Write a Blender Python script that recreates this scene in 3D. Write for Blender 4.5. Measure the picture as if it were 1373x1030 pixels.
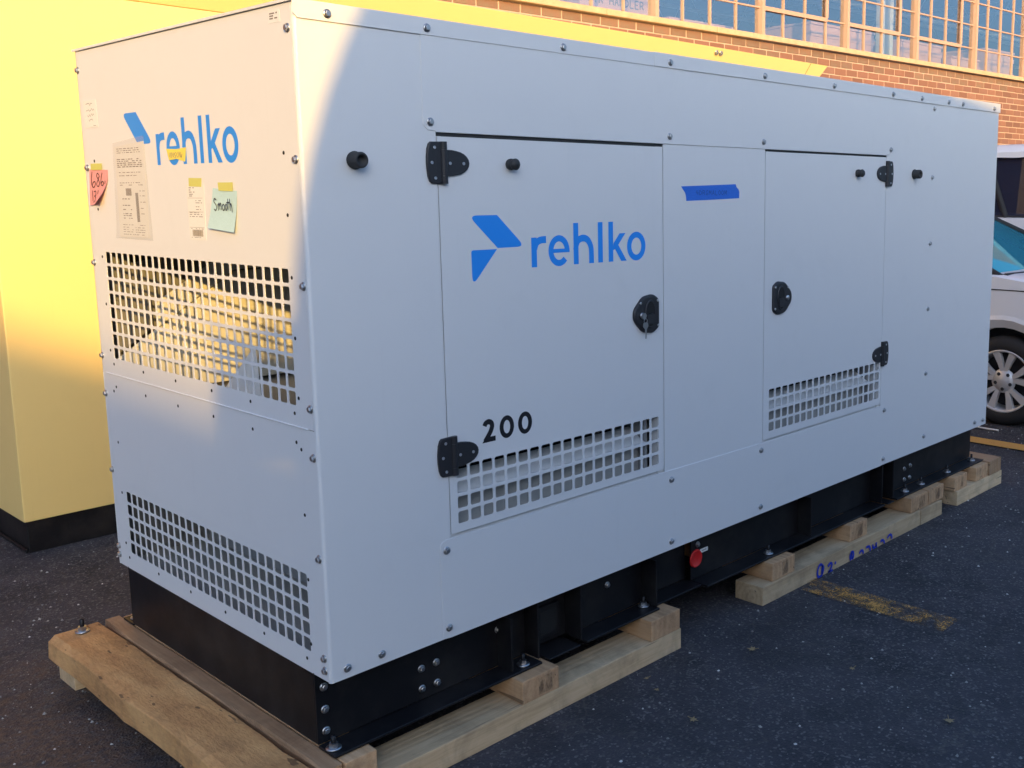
import bpy, bmesh, math, random
from mathutils import Vector, Matrix
R = math.radians
random.seed(7)
for o in list(bpy.data.objects): bpy.data.objects.remove(o)
SC = bpy.context.scene
COL = SC.collection

# ------------------------------------------------------------------ camera
cam_d = bpy.data.cameras.new('camera'); cam = bpy.data.objects.new('camera', cam_d); COL.objects.link(cam)
SC.camera = cam
cam_d.sensor_fit = 'HORIZONTAL'; cam_d.sensor_width = 36.0
cam_d.lens = 1369.1577 / 1373 * 36
cam_d.shift_x = -(922.6113 - 686.5) / 1373
cam_d.shift_y = -(515 - 463.1417) / 1373
cam_d.clip_start = 0.05; cam_d.clip_end = 2000
yaw, pit, rol = 0.7068, -0.1492, -0.0013
fw = Vector((math.cos(yaw) * math.cos(pit), math.sin(yaw) * math.cos(pit), math.sin(pit)))
rt = Vector((math.sin(yaw), -math.cos(yaw), 0)); up = rt.cross(fw)
r2 = rt * math.cos(rol) + up * math.sin(rol); u2 = -rt * math.sin(rol) + up * math.cos(rol)
M = Matrix((r2, u2, -fw)).transposed().to_4x4(); M.translation = Vector((-1.3192, -2.3734, 1.661))
cam.matrix_world = M

# ------------------------------------------------------------------ light
SUN_A = R(31)      # heading of the light, from +Y towards +X
SUN_E = R(12.0)
world = bpy.data.worlds.new('World'); SC.world = world; world.use_nodes = True
wn = world.node_tree; wn.nodes.clear()
sky = wn.nodes.new('ShaderNodeTexSky'); sky.sky_type = 'NISHITA'; sky.sun_disc = False
sky.sun_elevation = SUN_E
sky.sun_rotation = math.pi + SUN_A     # the sun stands opposite to where its light goes
sky.altitude = 100; sky.air_density = 1.0; sky.dust_density = 4.5; sky.ozone_density = 4.4
bg = wn.nodes.new('ShaderNodeBackground'); bg.inputs[1].default_value = 0.15
wo = wn.nodes.new('ShaderNodeOutputWorld')
wn.links.new(sky.outputs[0], bg.inputs[0]); wn.links.new(bg.outputs[0], wo.inputs[0])
sun_d = bpy.data.lights.new('sun', 'SUN'); sun = bpy.data.objects.new('sun', sun_d); COL.objects.link(sun)
sun_d.energy = 2.0; sun_d.angle = R(0.65); sun_d.color = (1.0, 0.60, 0.15)
sd = Vector((math.sin(SUN_A) * math.cos(SUN_E), math.cos(SUN_A) * math.cos(SUN_E), -math.sin(SUN_E)))
sun.rotation_euler = sd.to_track_quat('-Z', 'Y').to_euler(); sun.location = (-20, -30, 12)
vs = SC.view_settings; vs.view_transform = 'Standard'; vs.look = 'None'; vs.gamma = 1; vs.exposure = 1.6
vs.use_curve_mapping = False
try:
    SC.cycles.max_bounces = 8; SC.cycles.transparent_max_bounces = 12
except Exception: pass

# ------------------------------------------------------------------ materials
def srgb(r, g, b):
    f = lambda c: (c / 12.92 if c <= .04045 else ((c + .055) / 1.055) ** 2.4)
    return (f(r / 255), f(g / 255), f(b / 255), 1)
class NT:
    def __init__(s, name):
        s.m = bpy.data.materials.new(name); s.m.use_nodes = True; s.t = s.m.node_tree
        s.b = s.t.nodes['Principled BSDF']
        s.out = s.t.nodes['Material Output']
    def n(s, typ, **kw):
        nd = s.t.nodes.new(typ)
        for k, v in kw.items():
            if k in nd.inputs: nd.inputs[k].default_value = v
            else: setattr(nd, k, v)
        return nd
    def l(s, a, b): s.t.links.new(a, b)
    def coord(s, scale=(1, 1, 1), kind='Object'):
        tc = s.n('ShaderNodeTexCoord'); mp = s.n('ShaderNodeMapping'); mp.inputs['Scale'].default_value = scale
        s.l(tc.outputs[kind], mp.inputs[0]); return mp.outputs[0]
    def noise(s, vec, scale, detail=4, rough=.55, dist=0):
        nd = s.n('ShaderNodeTexNoise', Scale=scale, Detail=detail, Roughness=rough, Distortion=dist)
        if vec: s.l(vec, nd.inputs['Vector'])
        return nd.outputs['Fac']
    def ramp(s, fac, stops):
        nd = s.n('ShaderNodeValToRGB'); cr = nd.color_ramp
        while len(cr.elements) < len(stops): cr.elements.new(.5)
        for e, (p, c) in zip(cr.elements, stops):
            e.position = p; e.color = c if len(c) == 4 else (*c, 1)
        s.l(fac, nd.inputs[0]); return nd.outputs[0]
    def mix(s, fac, a, b, typ='MIX'):
        nd = s.n('ShaderNodeMix', data_type='RGBA', blend_type=typ)
        for sock, v in ((nd.inputs[0], fac), (nd.inputs[6], a), (nd.inputs[7], b)):
            if hasattr(v, 'links'): s.l(v, sock)
            else: sock.default_value = v
        return nd.outputs[2]
    def math(s, op, a, b=0.0):
        nd = s.n('ShaderNodeMath', operation=op)
        for i, v in enumerate((a, b)):
            if hasattr(v, 'links'): s.l(v, nd.inputs[i])
            else: nd.inputs[i].default_value = v
        return nd.outputs[0]
    def bump(s, h, st=.3, dist=.01):
        nd = s.n('ShaderNodeBump', Strength=st, Distance=dist); s.l(h, nd.inputs['Height']); s.l(nd.outputs[0], s.b.inputs['Normal'])
    def set(s, **kw):
        for k, v in kw.items():
            k = k.replace('_', ' ')
            sock = s.b.inputs[k]
            if hasattr(v, 'links'): s.l(v, sock)
            else: sock.default_value = v
        return s.m
def simple(name, col, rough=.6, metal=0, **kw):
    t = NT(name); return t.set(Base_Color=col, Roughness=rough, Metallic=metal, **kw)
def painted(name, col, rough=.42, peel=.05):
    t = NT(name); v = t.coord()
    big = t.noise(v, 1.7, 3); f = t.noise(v, 9, 6, .6)
    c = t.mix(t.math('MULTIPLY', f, .5), col, (col[0] * .93, col[1] * .935, col[2] * .95, 1))
    smudge = t.ramp(t.noise(v, 4, 8, .7, .6), [(.56, (0, 0, 0)), (.74, (1, 1, 1))])
    c = t.mix(t.math('MULTIPLY', smudge, .10), c, (col[0] * .72, col[1] * .72, col[2] * .7, 1))
    stre = t.ramp(t.noise(t.coord((14, 14, .5)), 3, 5, .6), [(.60, (0, 0, 0)), (.80, (1, 1, 1))])
    c = t.mix(t.math('MULTIPLY', stre, .07), c, (col[0] * .66, col[1] * .65, col[2] * .62, 1))
    scr = t.ramp(t.math('ABSOLUTE', t.math('SUBTRACT', t.noise(t.coord((1.5, 1.5, 2.5)), 6, 2, .5, 2.5), .5)), [(0, (1, 1, 1)), (.0035, (0, 0, 0))])
    scr = t.math('MULTIPLY', scr, t.ramp(t.noise(v, 2.1, 3), [(.56, (0, 0, 0)), (.62, (1, 1, 1))]))
    c = t.mix(t.math('MULTIPLY', scr, .10), c, (col[0] * .6, col[1] * .6, col[2] * .6, 1))
    t.bump(t.math('ADD', t.noise(v, 900, 2), t.math('MULTIPLY', big, 14.0)), peel, .0012)
    return t.set(Base_Color=c, Roughness=t.math('ADD', t.math('MULTIPLY', f, .12), rough - .06))
MT = {}
MT['white'] = painted('light_grey_powder_coat', (.75, .755, .755, 1), .36)
MT['liner'] = painted('white_liner_sheet', (.82, .82, .81, 1), .5)
MT['yellow'] = painted('pale_yellow_powder_coat', (.86, .63, .24, 1), .42)
MT['black'] = painted('black_chassis_paint', (.006, .006, .008, 1), .46)
def dusty(m, col, amt):
    nt = m.node_tree; b = nt.nodes['Principled BSDF']; src = b.inputs['Base Color'].links[0].from_socket
    tc = nt.nodes.new('ShaderNodeTexCoord'); no = nt.nodes.new('ShaderNodeTexNoise'); no.inputs['Scale'].default_value = 5; no.inputs['Detail'].default_value = 9; no.inputs['Roughness'].default_value = .72
    rp_ = nt.nodes.new('ShaderNodeMapRange'); rp_.inputs[1].default_value = .45; rp_.inputs[2].default_value = .75; rp_.inputs[4].default_value = amt
    mx = nt.nodes.new('ShaderNodeMix'); mx.data_type = 'RGBA'; mx.inputs[7].default_value = col
    nt.links.new(tc.outputs['Object'], no.inputs['Vector']); nt.links.new(no.outputs['Fac'], rp_.inputs[0]); nt.links.new(rp_.outputs[0], mx.inputs[0]); nt.links.new(src, mx.inputs[6]); nt.links.new(mx.outputs[2], b.inputs['Base Color'])
dusty(MT['black'], (.07, .062, .055, 1), .35)
MT['black'].node_tree.nodes['Principled BSDF'].inputs['Specular IOR Level'].default_value = .35
MT['plastic'] = painted('charcoal_plastic', (.022, .022, .026, 1), .45, .15)
MT['rubber'] = simple('black_rubber', (.025, .025, .026, 1), .65)
MT['zinc'] = simple('zinc_plated_steel', (.50, .50, .51, 1), .38, 1)
MT['rivet'] = simple('rivet_steel', (.55, .55, .56, 1), .35, 1)
MT['hole'] = simple('dark_hole', (.01, .01, .01, 1), .8)
MT['dark'] = simple('dark_interior', (.03, .03, .035, 1), .8)
MT['steelgrey'] = painted('grey_baffle_steel', (.30, .31, .32, 1), .5)
MT['dkgrey'] = painted('dark_grey_sheet', (.17, .17, .165, 1), .5)
MT['blue'] = simple('blue_logo_vinyl', (.015, .28, .88, 1), .35)
MT['ink'] = simple('black_vinyl', (.012, .012, .016, 1), .4)
MT['marker'] = simple('marker_ink', (.02, .02, .03, 1), .6)
MT['print'] = simple('faded_print', (.22, .19, .18, 1), .7)
MT['bluepaint'] = simple('blue_paint_marker', (.015, .04, .42, 1), .5)
MT['red'] = simple('red_plastic_cap', (.62, .02, .02, 1), .4)
MT['label'] = simple('label_white', (.78, .78, .76, 1), .5)
def paper(name, col):
    t = NT(name); v = t.coord()
    t.bump(t.noise(v, 60, 4), .25, .004)
    return t.set(Base_Color=t.mix(t.noise(v, 25, 4), col, (col[0] * .92, col[1] * .92, col[2] * .9, 1)), Roughness=.75)
MT['paper'] = paper('white_paper', (.80, .78, .74, 1))
MT['pinkpaper'] = paper('pink_note_paper', (.80, .34, .33, 1))
MT['bluepaper'] = paper('pale_blue_note_paper', (.50, .70, .72, 1))
MT['yellowpaper'] = paper('yellow_note_paper', (.85, .70, .12, 1))
MT['greentape'] = paper('yellow_green_tape', (.62, .60, .16, 1))
def tape():
    t = NT('blue_masking_tape'); v = t.coord((6, 1, 60))
    f = t.noise(v, 8, 5)
    t.bump(f, .5, .002)
    return t.set(Base_Color=t.mix(f, (.015, .11, .56, 1), (.035, .20, .78, 1)), Roughness=.55)
MT['bluetape'] = tape()
def clearfilm():
    t = NT('clear_plastic_pouch')
    tr = t.n('ShaderNodeBsdfTransparent'); gl = t.n('ShaderNodeBsdfGlossy', Roughness=.15)
    df = t.n('ShaderNodeBsdfDiffuse', Color=(.8, .78, .74, 1))
    m1 = t.n('ShaderNodeMixShader', Fac=.12); m2 = t.n('ShaderNodeMixShader', Fac=.10)
    t.l(tr.outputs[0], m1.inputs[1]); t.l(df.outputs[0], m1.inputs[2])
    t.l(m1.outputs[0], m2.inputs[1]); t.l(gl.outputs[0], m2.inputs[2]); t.l(m2.outputs[0], t.out.inputs[0])
    return t.m
MT['film'] = clearfilm()
def glass(name, refl, tint, rough=.01, refl_paint=None, amount=0):
    t = NT(name)
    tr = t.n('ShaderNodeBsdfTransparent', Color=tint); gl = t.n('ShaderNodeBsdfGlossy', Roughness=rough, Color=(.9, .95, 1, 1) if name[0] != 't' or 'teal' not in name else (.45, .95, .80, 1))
    fr = t.n('ShaderNodeLayerWeight', Blend=.5)
    v = t.coord(); bm_ = t.n('ShaderNodeBump', Strength=.05, Distance=.02); t.l(t.noise(v, 1.2, 2), bm_.inputs['Height'])
    t.l(bm_.outputs[0], gl.inputs['Normal'])
    mx = t.n('ShaderNodeMixShader')
    t.l(t.math('MINIMUM', t.math('ADD', t.math('MULTIPLY', t.math('POWER', fr.outputs['Facing'], 4.0), .9), refl), 1.0), mx.inputs[0])
    base = tr.outputs[0]
    if refl_paint:
        df = t.n('ShaderNodeBsdfDiffuse', Color=refl_paint); m0 = t.n('ShaderNodeMixShader', Fac=amount)  # matte colour mixed in as a painted reflection
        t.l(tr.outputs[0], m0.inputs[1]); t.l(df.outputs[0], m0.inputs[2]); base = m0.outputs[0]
    t.l(base, mx.inputs[1]); t.l(gl.outputs[0], mx.inputs[2]); t.l(mx.outputs[0], t.out.inputs[0])
    return t.m
MT['pane'] = glass('window_glass', .24, (.95, .97, .98, 1))
MT['tint'] = glass('tinted_car_glass', .025, (.12, .15, .22, 1), .01, (.022, .032, .075, 1), .55)  # navy matte share paints in the dark bluish reflection
MT['ws'] = glass('teal_windshield_glass', .07, (.06, .40, .52, 1), .02, (.06, .34, .46, 1), .75)  # teal matte share paints in the sky's reflection
def wood(name, c1, c2, c3, rings=55, along=(.05, 1, 1), rough_bump=.3):
    t = NT(name)
    tc = t.n('ShaderNodeTexCoord'); oi = t.n('ShaderNodeObjectInfo')
    off = t.n('ShaderNodeVectorMath', operation='SCALE'); off.inputs[0].default_value = (3.1, .12, -.10)
    t.l(oi.outputs['Random'], off.inputs['Scale'])
    add = t.n('ShaderNodeVectorMath', operation='ADD'); t.l(tc.outputs['Object'], add.inputs[0]); t.l(off.outputs[0], add.inputs[1])
    mp = t.n('ShaderNodeMapping'); mp.inputs['Scale'].default_value = along; t.l(add.outputs[0], mp.inputs[0])
    warp = t.n('ShaderNodeTexNoise', Scale=7.0, Detail=3.0); t.l(mp.outputs[0], warp.inputs['Vector'])
    ln = t.n('ShaderNodeVectorMath', operation='LENGTH'); t.l(mp.outputs[0], ln.inputs[0])
    rg = t.math('SINE', t.math('ADD', t.math('MULTIPLY', ln.outputs['Value'], rings * 6.28), t.math('MULTIPLY', warp.outputs['Fac'], 22)))
    fib = t.noise(mp.outputs[0], 160, 4, .6)
    blot = t.noise(mp.outputs[0], 9, 5, .6, .5)
    r = t.math('ADD', t.math('MULTIPLY', rg, .055), t.math('ADD', t.math('MULTIPLY', fib, .45), t.math('MULTIPLY', blot, .55)))
    col = t.ramp(r, [(.2, c1), (.5, c2), (.85, c3)])
    dirt = t.ramp(t.noise(add.outputs[0], 7, 8, .7, .6), [(.48, (0, 0, 0)), (.72, (1, 1, 1))])
    col = t.mix(t.math('MULTIPLY', dirt, .45), col, (c1[0] * .35, c1[1] * .38, c1[2] * .45, 1))
    kv = t.n('ShaderNodeTexVoronoi', Scale=3.3); kd = t.n('ShaderNodeVectorMath', operation='ADD'); t.l(add.outputs[0], kd.inputs[0])
    kw = t.n('ShaderNodeTexNoise', Scale=30.0, Detail=3.0); t.l(add.outputs[0], kw.inputs['Vector'])
    ks = t.n('ShaderNodeVectorMath', operation='SCALE'); ks.inputs['Scale'].default_value = .03; t.l(kw.outputs['Color'], ks.inputs[0]); t.l(ks.outputs[0], kd.inputs[1]); t.l(kd.outputs[0], kv.inputs['Vector'])
    knot = t.ramp(kv.outputs['Distance'], [(.035, (1, 1, 1)), (.075, (0, 0, 0))])
    col = t.mix(t.math('MULTIPLY', knot, .75), col, (.09, .035, .018, 1))
    chk = t.ramp(t.noise(mp.outputs[0], 38, 2, .5), [(.285, (1, 1, 1)), (.31, (0, 0, 0))])
    col = t.mix(t.math('MULTIPLY', chk, .7), col, (.05, .028, .016, 1))
    hs = t.n('ShaderNodeHueSaturation'); t.l(col, hs.inputs['Color'])
    t.l(t.math('ADD', t.math('MULTIPLY', oi.outputs['Random'], .5), .78), hs.inputs['Value'])
    t.bump(t.math('ADD', fib, t.math('MULTIPLY', rg, .35)), rough_bump, .003)
    return t.set(Base_Color=hs.outputs[0], Roughness=.78)
MT['wood'] = wood('sawn_pine', (.38, .25, .13), (.60, .43, .25), (.74, .57, .37), 40)
MT['woody'] = wood('cross_timber', (.30, .155, .075), (.50, .30, .155), (.64, .43, .25), 34, (1, .05, 1))
MT['rough'] = wood('rough_sawn_oak', (.27, .12, .045), (.54, .29, .11), (.72, .44, .19), 9, (1, .28, 1), 1.0)
def bricks(name, stained=0):
    t = NT(name)
    oi = t.n('ShaderNodeObjectInfo'); ge = t.n('ShaderNodeNewGeometry')
    rnd = t.math('FRACT', t.math('ADD', oi.outputs['Random'], ge.outputs['Random Per Island']))
    c = t.ramp(rnd, [(0, (.20, .085, .055)), (.3, (.27, .115, .07)), (.6, (.33, .14, .085)), (.85, (.25, .11, .08)), (1, (.36, .17, .11))])
    v = t.coord(); f = t.noise(v, 45, 5, .65)
    c = t.mix(t.math('MULTIPLY', f, .55), c, (.15, .085, .065, 1))
    c = t.mix(t.math('MULTIPLY', t.ramp(t.noise(v, 1.1, 5, .6), [(.4, (0, 0, 0)), (.65, (1, 1, 1))]), .35), c, (.19, .12, .09, 1))
    if stained:
        g = t.ramp(t.noise(t.coord((1, 1, .5), 'Object'), 9, 5, .6), [(.35, (0, 0, 0)), (.6, (1, 1, 1))])
        c = t.mix(t.math('MULTIPLY', g, stained), c, (.20, .15, .10, 1))
    t.bump(f, .5, .004)
    return t.set(Base_Color=c, Roughness=.85)
MT['brick'] = bricks('red_brick'); MT['brickst'] = bricks('stained_brick', .8)
def speck(name, c1, c2, scale, bump=.4, rough=.9):
    t = NT(name); v = t.coord(); f = t.noise(v, scale, 6, .65)
    t.bump(f, bump, .01)
    return t.set(Base_Color=t.mix(f, c1, c2), Roughness=rough)
MT['mortar'] = speck('pale_mortar', (.44, .30, .22, 1), (.54, .38, .29, 1), 60)
MT['sill'] = speck('weathered_concrete_sill', (.36, .26, .15, 1), (.66, .49, .30, 1), 14)
MT['winframe'] = painted('salmon_painted_steel', (.52, .32, .23, 1), .5)
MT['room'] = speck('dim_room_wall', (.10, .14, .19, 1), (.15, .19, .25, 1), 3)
MT['carton'] = speck('salmon_carton', (.70, .38, .29, 1), (.80, .48, .38, 1), 8)
MT['whitepaint'] = painted('white_painted_steel', (.72, .72, .70, 1), .45)
MT['carpaint'] = painted('white_car_paint', (.80, .80, .82, 1), .2, .01)
MT['silver'] = simple('silver_alloy', (.62, .62, .63, 1), .38, .35)
MT['tyre'] = simple('tyre_rubber', (.018, .018, .02, 1), .75)
MT['seat'] = simple('dark_seat_cloth', (.035, .035, .04, 1), .9)
MT['lens'] = simple('clear_lamp_lens', (.6, .62, .65, 1), .08)
MT['leaf'] = paper('dry_tan_leaf', (.33, .24, .12, 1))
MT['tank'] = painted('grey_blocker_paint', (.45, .46, .47, 1), .5)
MT['foam'] = speck('cream_foam_lining', (.52, .52, .48, 1), (.62, .62, .58, 1), 30, .2)
MT['galv'] = speck('galvanised_sheet', (.34, .34, .32, 1), (.46, .45, .42, 1), 12, .1, .55)
def asphalt():
    t = NT('worn_asphalt'); v = t.coord()
    agg = t.n('ShaderNodeTexVoronoi', Scale=130.0); t.l(v, agg.inputs['Vector'])
    fine = t.noise(v, 320, 3, .6); mid = t.noise(v, 6, 6, .6, .3); big = t.noise(v, .9, 4, .6)
    c = t.mix(t.ramp(mid, [(.3, (0, 0, 0)), (.7, (1, 1, 1))]), (.016, .0145, .020, 1), (.057, .051, .060, 1))
    c = t.mix(t.math('MULTIPLY', t.ramp(big, [(.45, (0, 0, 0)), (.58, (1, 1, 1))]), .7), c, (.058, .053, .062, 1))
    fl = t.ramp(agg.outputs['Color'], [(.72, (0, 0, 0)), (.86, (1, 1, 1))])
    c = t.mix(t.math('MULTIPLY', fl, .6), c, (.20, .195, .19, 1))
    ag2 = t.n('ShaderNodeTexVoronoi', Scale=62.0); t.l(v, ag2.inputs['Vector'])
    f2 = t.math('MULTIPLY', t.ramp(ag2.outputs['Color'], [(.78, (0, 0, 0)), (.84, (1, 1, 1))]), t.ramp(ag2.outputs['Distance'], [(.25, (1, 1, 1)), (.42, (0, 0, 0))]))
    c = t.mix(t.math('MULTIPLY', f2, .5), c, (.16, .155, .15, 1))
    # dried mud and sawdust lie on the lot around the near left corner
    sx = t.n('ShaderNodeSeparateXYZ'); t.l(v, sx.inputs[0])
    dx = t.math('DIVIDE', t.math('ADD', sx.outputs[0], .62), .62); dy = t.math('DIVIDE', t.math('SUBTRACT', sx.outputs[1], .95), .85)
    dd = t.math('SQRT', t.math('ADD', t.math('MULTIPLY', dx, dx), t.math('MULTIPLY', dy, dy)))
    nn = t.noise(v, 3.2, 7, .68, .5)
    mud = t.ramp(t.math('SUBTRACT', t.math('ADD', nn, .22), t.math('MULTIPLY', dd, .35)), [(.30, (0, 0, 0)), (.52, (1, 1, 1))])
    mud = t.math('MULTIPLY', mud, t.ramp(t.noise(v, 38, 4, .7), [(.35, (.15, .15, .15)), (.6, (1, 1, 1))]))
    c = t.mix(t.math('MULTIPLY', mud, .8), c, t.mix(t.noise(v, 55, 5, .7), (.05, .03, .02, 1), (.24, .145, .085, 1)))
    vein = t.math('ABSOLUTE', t.math('SUBTRACT', t.noise(v, 4.2, 8, .62, 1.2), .5))
    vein = t.math('MULTIPLY', t.ramp(vein, [(0, (1, 1, 1)), (.03, (0, 0, 0))]), t.ramp(t.noise(v, 60, 4, .7), [(.42, (0, 0, 0)), (.62, (1, 1, 1))]))
    c = t.mix(t.math('MULTIPLY', vein, .45), c, (.15, .14, .13, 1))
    stn = t.ramp(t.noise(v, 1.7, 6, .65, .4), [(.52, (0, 0, 0)), (.66, (1, 1, 1))])
    c = t.mix(t.math('MULTIPLY', stn, .5), c, (.014, .014, .018, 1))
    # hairline cracks
    cr = t.n('ShaderNodeTexVoronoi', Scale=1.35, feature='DISTANCE_TO_EDGE')
    wv = t.n('ShaderNodeTexNoise', Scale=3.0, Detail=5.0); t.l(v, wv.inputs['Vector'])
    av = t.n('ShaderNodeVectorMath', operation='ADD'); t.l(v, av.inputs[0]); t.l(wv.outputs['Color'], av.inputs[1]); t.l(av.outputs[0], cr.inputs['Vector'])
    crk = t.ramp(cr.outputs['Distance'], [(0, (1, 1, 1)), (.012, (0, 0, 0))])
    crk = t.math('MULTIPLY', crk, t.ramp(big, [(.45, (0, 0, 0)), (.55, (1, 1, 1))]))
    c = t.mix(t.math('MULTIPLY', crk, .55), c, (.10, .095, .085, 1))
    h = t.math('SUBTRACT', t.math('ADD', t.math('MULTIPLY', agg.outputs['Distance'], 1.2), fine), t.math('MULTIPLY', crk, .8))
    t.bump(h, .8, .006)
    return t.set(Base_Color=c, Roughness=t.math('ADD', t.math('MULTIPLY', fine, .3), .62))
MT['asphalt'] = asphalt()
def patchm():
    t = NT('asphalt_repair_patch'); v = t.coord()
    f = t.noise(v, 200, 4, .7); m = t.noise(v, 5, 5)
    agg = t.n('ShaderNodeTexVoronoi', Scale=160.0); t.l(v, agg.inputs['Vector'])
    c = t.mix(m, (.022, .023, .030, 1), (.046, .046, .056, 1))
    c = t.mix(t.math('MULTIPLY', t.ramp(agg.outputs['Color'], [(.76, (0, 0, 0)), (.90, (1, 1, 1))]), .5), c, (.18, .18, .18, 1))
    t.bump(t.math('ADD', f, agg.outputs['Distance']), .6, .004)
    return t.set(Base_Color=c, Roughness=.75)
MT['patch'] = patchm()
def linepaint(name, wear, soft):
    t = NT(name); v = t.coord()
    a = t.noise(v, 8, 7, .75, .3); b = t.noise(v, 140, 3, .7)
    k = t.math('ADD', t.math('MULTIPLY', a, .62), t.math('MULTIPLY', b, .38))
    alpha = t.ramp(k, [(wear, (0, 0, 0)), (wear + soft, (1, 1, 1))])
    c = t.mix(b, (.50, .24, .05, 1), (.66, .34, .08, 1))
    t.bump(b, .5, .004)
    m = t.set(Base_Color=c, Roughness=.8, Alpha=alpha)
    return m
MT['line'] = linepaint('yellow_line_paint', .33, .10); MT['wornline'] = linepaint('worn_yellow_line_paint', .468, .13)
def pebm():
    t = NT('loose_gravel'); ge = t.n('ShaderNodeNewGeometry')
    c = t.ramp(ge.outputs['Random Per Island'], [(0, (.08, .08, .085)), (.5, (.22, .21, .20)), (.85, (.40, .39, .36)), (1, (.75, .72, .68))])
    return t.set(Base_Color=c, Roughness=.85)
MT['gravel'] = pebm()

# ------------------------------------------------------------------ mesh helpers
class MB:
    def __init__(s): s.v = []; s.f = []; s.m = []; s.sm = []
    def add(s, vs_, fs, mi=0, smooth=False):
        b = len(s.v); s.v += [tuple(p) for p in vs_]
        for f in fs: s.f.append([i + b for i in f]); s.m.append(mi); s.sm.append(smooth)
        return s
    def box(s, x0, x1, y0, y1, z0, z1, mi=0):
        v = [(x, y, z) for z in (z0, z1) for y in (y0, y1) for x in (x0, x1)]
        return s.add(v, [(0, 2, 3, 1), (4, 5, 7, 6), (0, 1, 5, 4), (2, 6, 7, 3), (0, 4, 6, 2), (1, 3, 7, 5)], mi)
    def prism(s, poly, ax, a, b, mi=0, cap=True):
        # poly of 2D points in the plane of the other two axes (in cyclic order x,y,z without ax)
        n = len(poly)
        def mk(p, d):
            return {0: (d, p[0], p[1]), 1: (p[0], d, p[1]), 2: (p[0], p[1], d)}[ax]
        v = [mk(p, a) for p in poly] + [mk(p, b) for p in poly]
        fs = [(i, (i + 1) % n, n + (i + 1) % n, n + i) for i in range(n)]
        if cap: fs += [tuple(range(n - 1, -1, -1)), tuple(range(n, 2 * n))]
        return s.add(v, fs, mi)
    def cyl(s, c, ax, r, d, n=16, r2=None, mi=0, smooth=True):
        # cylinder from c, extending d along axis ax
        r2 = r if r2 is None else r2; c = Vector(c); v = []
        for k, rr in ((0, r), (1, r2)):
            for i in range(n):
                a = 2 * math.pi * i / n; p = [0, 0, 0]; o = [j for j in (0, 1, 2) if j != ax]
                p[o[0]] = rr * math.cos(a); p[o[1]] = rr * math.sin(a); p[ax] = d * k
                v.append(c + Vector(p))
        s.add(v, [(i, (i + 1) % n, n + (i + 1) % n, n + i) for i in range(n)], mi, smooth)
        return s.add(v, [tuple(range(n - 1, -1, -1)), tuple(range(n, 2 * n))], mi)
    def lathe(s, prof, c, ax, n=24, mi=0):
        # prof: list of (radius, axial)
        c = Vector(c); v = []; o = [j for j in (0, 1, 2) if j != ax]
        for r, a_ in prof:
            for i in range(n):
                a = 2 * math.pi * i / n; p = [0, 0, 0]; p[o[0]] = r * math.cos(a); p[o[1]] = r * math.sin(a); p[ax] = a_
                v.append(c + Vector(p))
        fs = [(k * n + i, k * n + (i + 1) % n, (k + 1) * n + (i + 1) % n, (k + 1) * n + i) for k in range(len(prof) - 1) for i in range(n)]
        return s.add(v, fs, mi, True)
    def tube(s, pts, r, n=8, mi=0):
        pts = [Vector(p) for p in pts]; v = []
        for i, p in enumerate(pts):
            d = (pts[min(i + 1, len(pts) - 1)] - pts[max(i - 1, 0)]).normalized()
            a = d.orthogonal().normalized(); b = d.cross(a)
            for k in range(n):
                t = 2 * math.pi * k / n; v.append(p + (a * math.cos(t) + b * math.sin(t)) * r)
        fs = [(i * n + k, i * n + (k + 1) % n, (i + 1) * n + (k + 1) % n, (i + 1) * n + k) for i in range(len(pts) - 1) for k in range(n)]
        s.add(v, fs, mi, True)
        return s.add(v, [tuple(range(n)), tuple(range(len(v) - n, len(v)))], mi)
    def data(s, name, mats, bevel=0, seg=2, recalc=True):
        me = bpy.data.meshes.new(name); me.from_pydata([tuple(p) for p in s.v], [], s.f)
        for m in (mats if isinstance(mats, (list, tuple)) else [mats]): me.materials.append(MT[m])
        me.polygons.foreach_set('material_index', s.m); me.polygons.foreach_set('use_smooth', s.sm)
        if bevel or recalc:
            bm = bmesh.new(); bm.from_mesh(me)
            if bevel:
                bmesh.ops.remove_doubles(bm, verts=bm.verts, dist=1e-6)
                bmesh.ops.recalc_face_normals(bm, faces=bm.faces)
                ed = [e for e in bm.edges if len(e.link_faces) == 2 and e.calc_face_angle(0) > R(25)]
                bmesh.ops.bevel(bm, geom=ed, offset=bevel, segments=seg, profile=.6, affect='EDGES', clamp_overlap=True)
            if recalc: bmesh.ops.recalc_face_normals(bm, faces=bm.faces)
            bm.to_mesh(me); bm.free()
        me.update(); return me
    def obj(s, name, mats, parent=None, bevel=0, seg=2, loc=None, recalc=True):
        return link(name, s.data(name, mats, bevel, seg, recalc), parent, loc)
def link(name, me, parent=None, loc=None, rot=None, sc=None):
    o = bpy.data.objects.new(name, me); COL.objects.link(o)
    if parent: o.parent = parent
    if loc: o.location = loc
    if rot: o.rotation_euler = rot
    if sc: o.scale = sc
    return o
def tag(o, label, cat, group=None):
    o['label'] = label; o['category'] = cat
    if group: o['group'] = group
    return o
def empty(name, loc=(0, 0, 0), rz=0):
    o = link(name, None, None, loc, (0, 0, rz)); o.empty_display_size = .2; return o
def struct(o): o['kind'] = 'structure'; return o
def box(name, mat, parent, x0, x1, y0, y1, z0, z1, bevel=0):
    return MB().box(x0, x1, y0, y1, z0, z1).obj(name, mat, parent, bevel)

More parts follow.
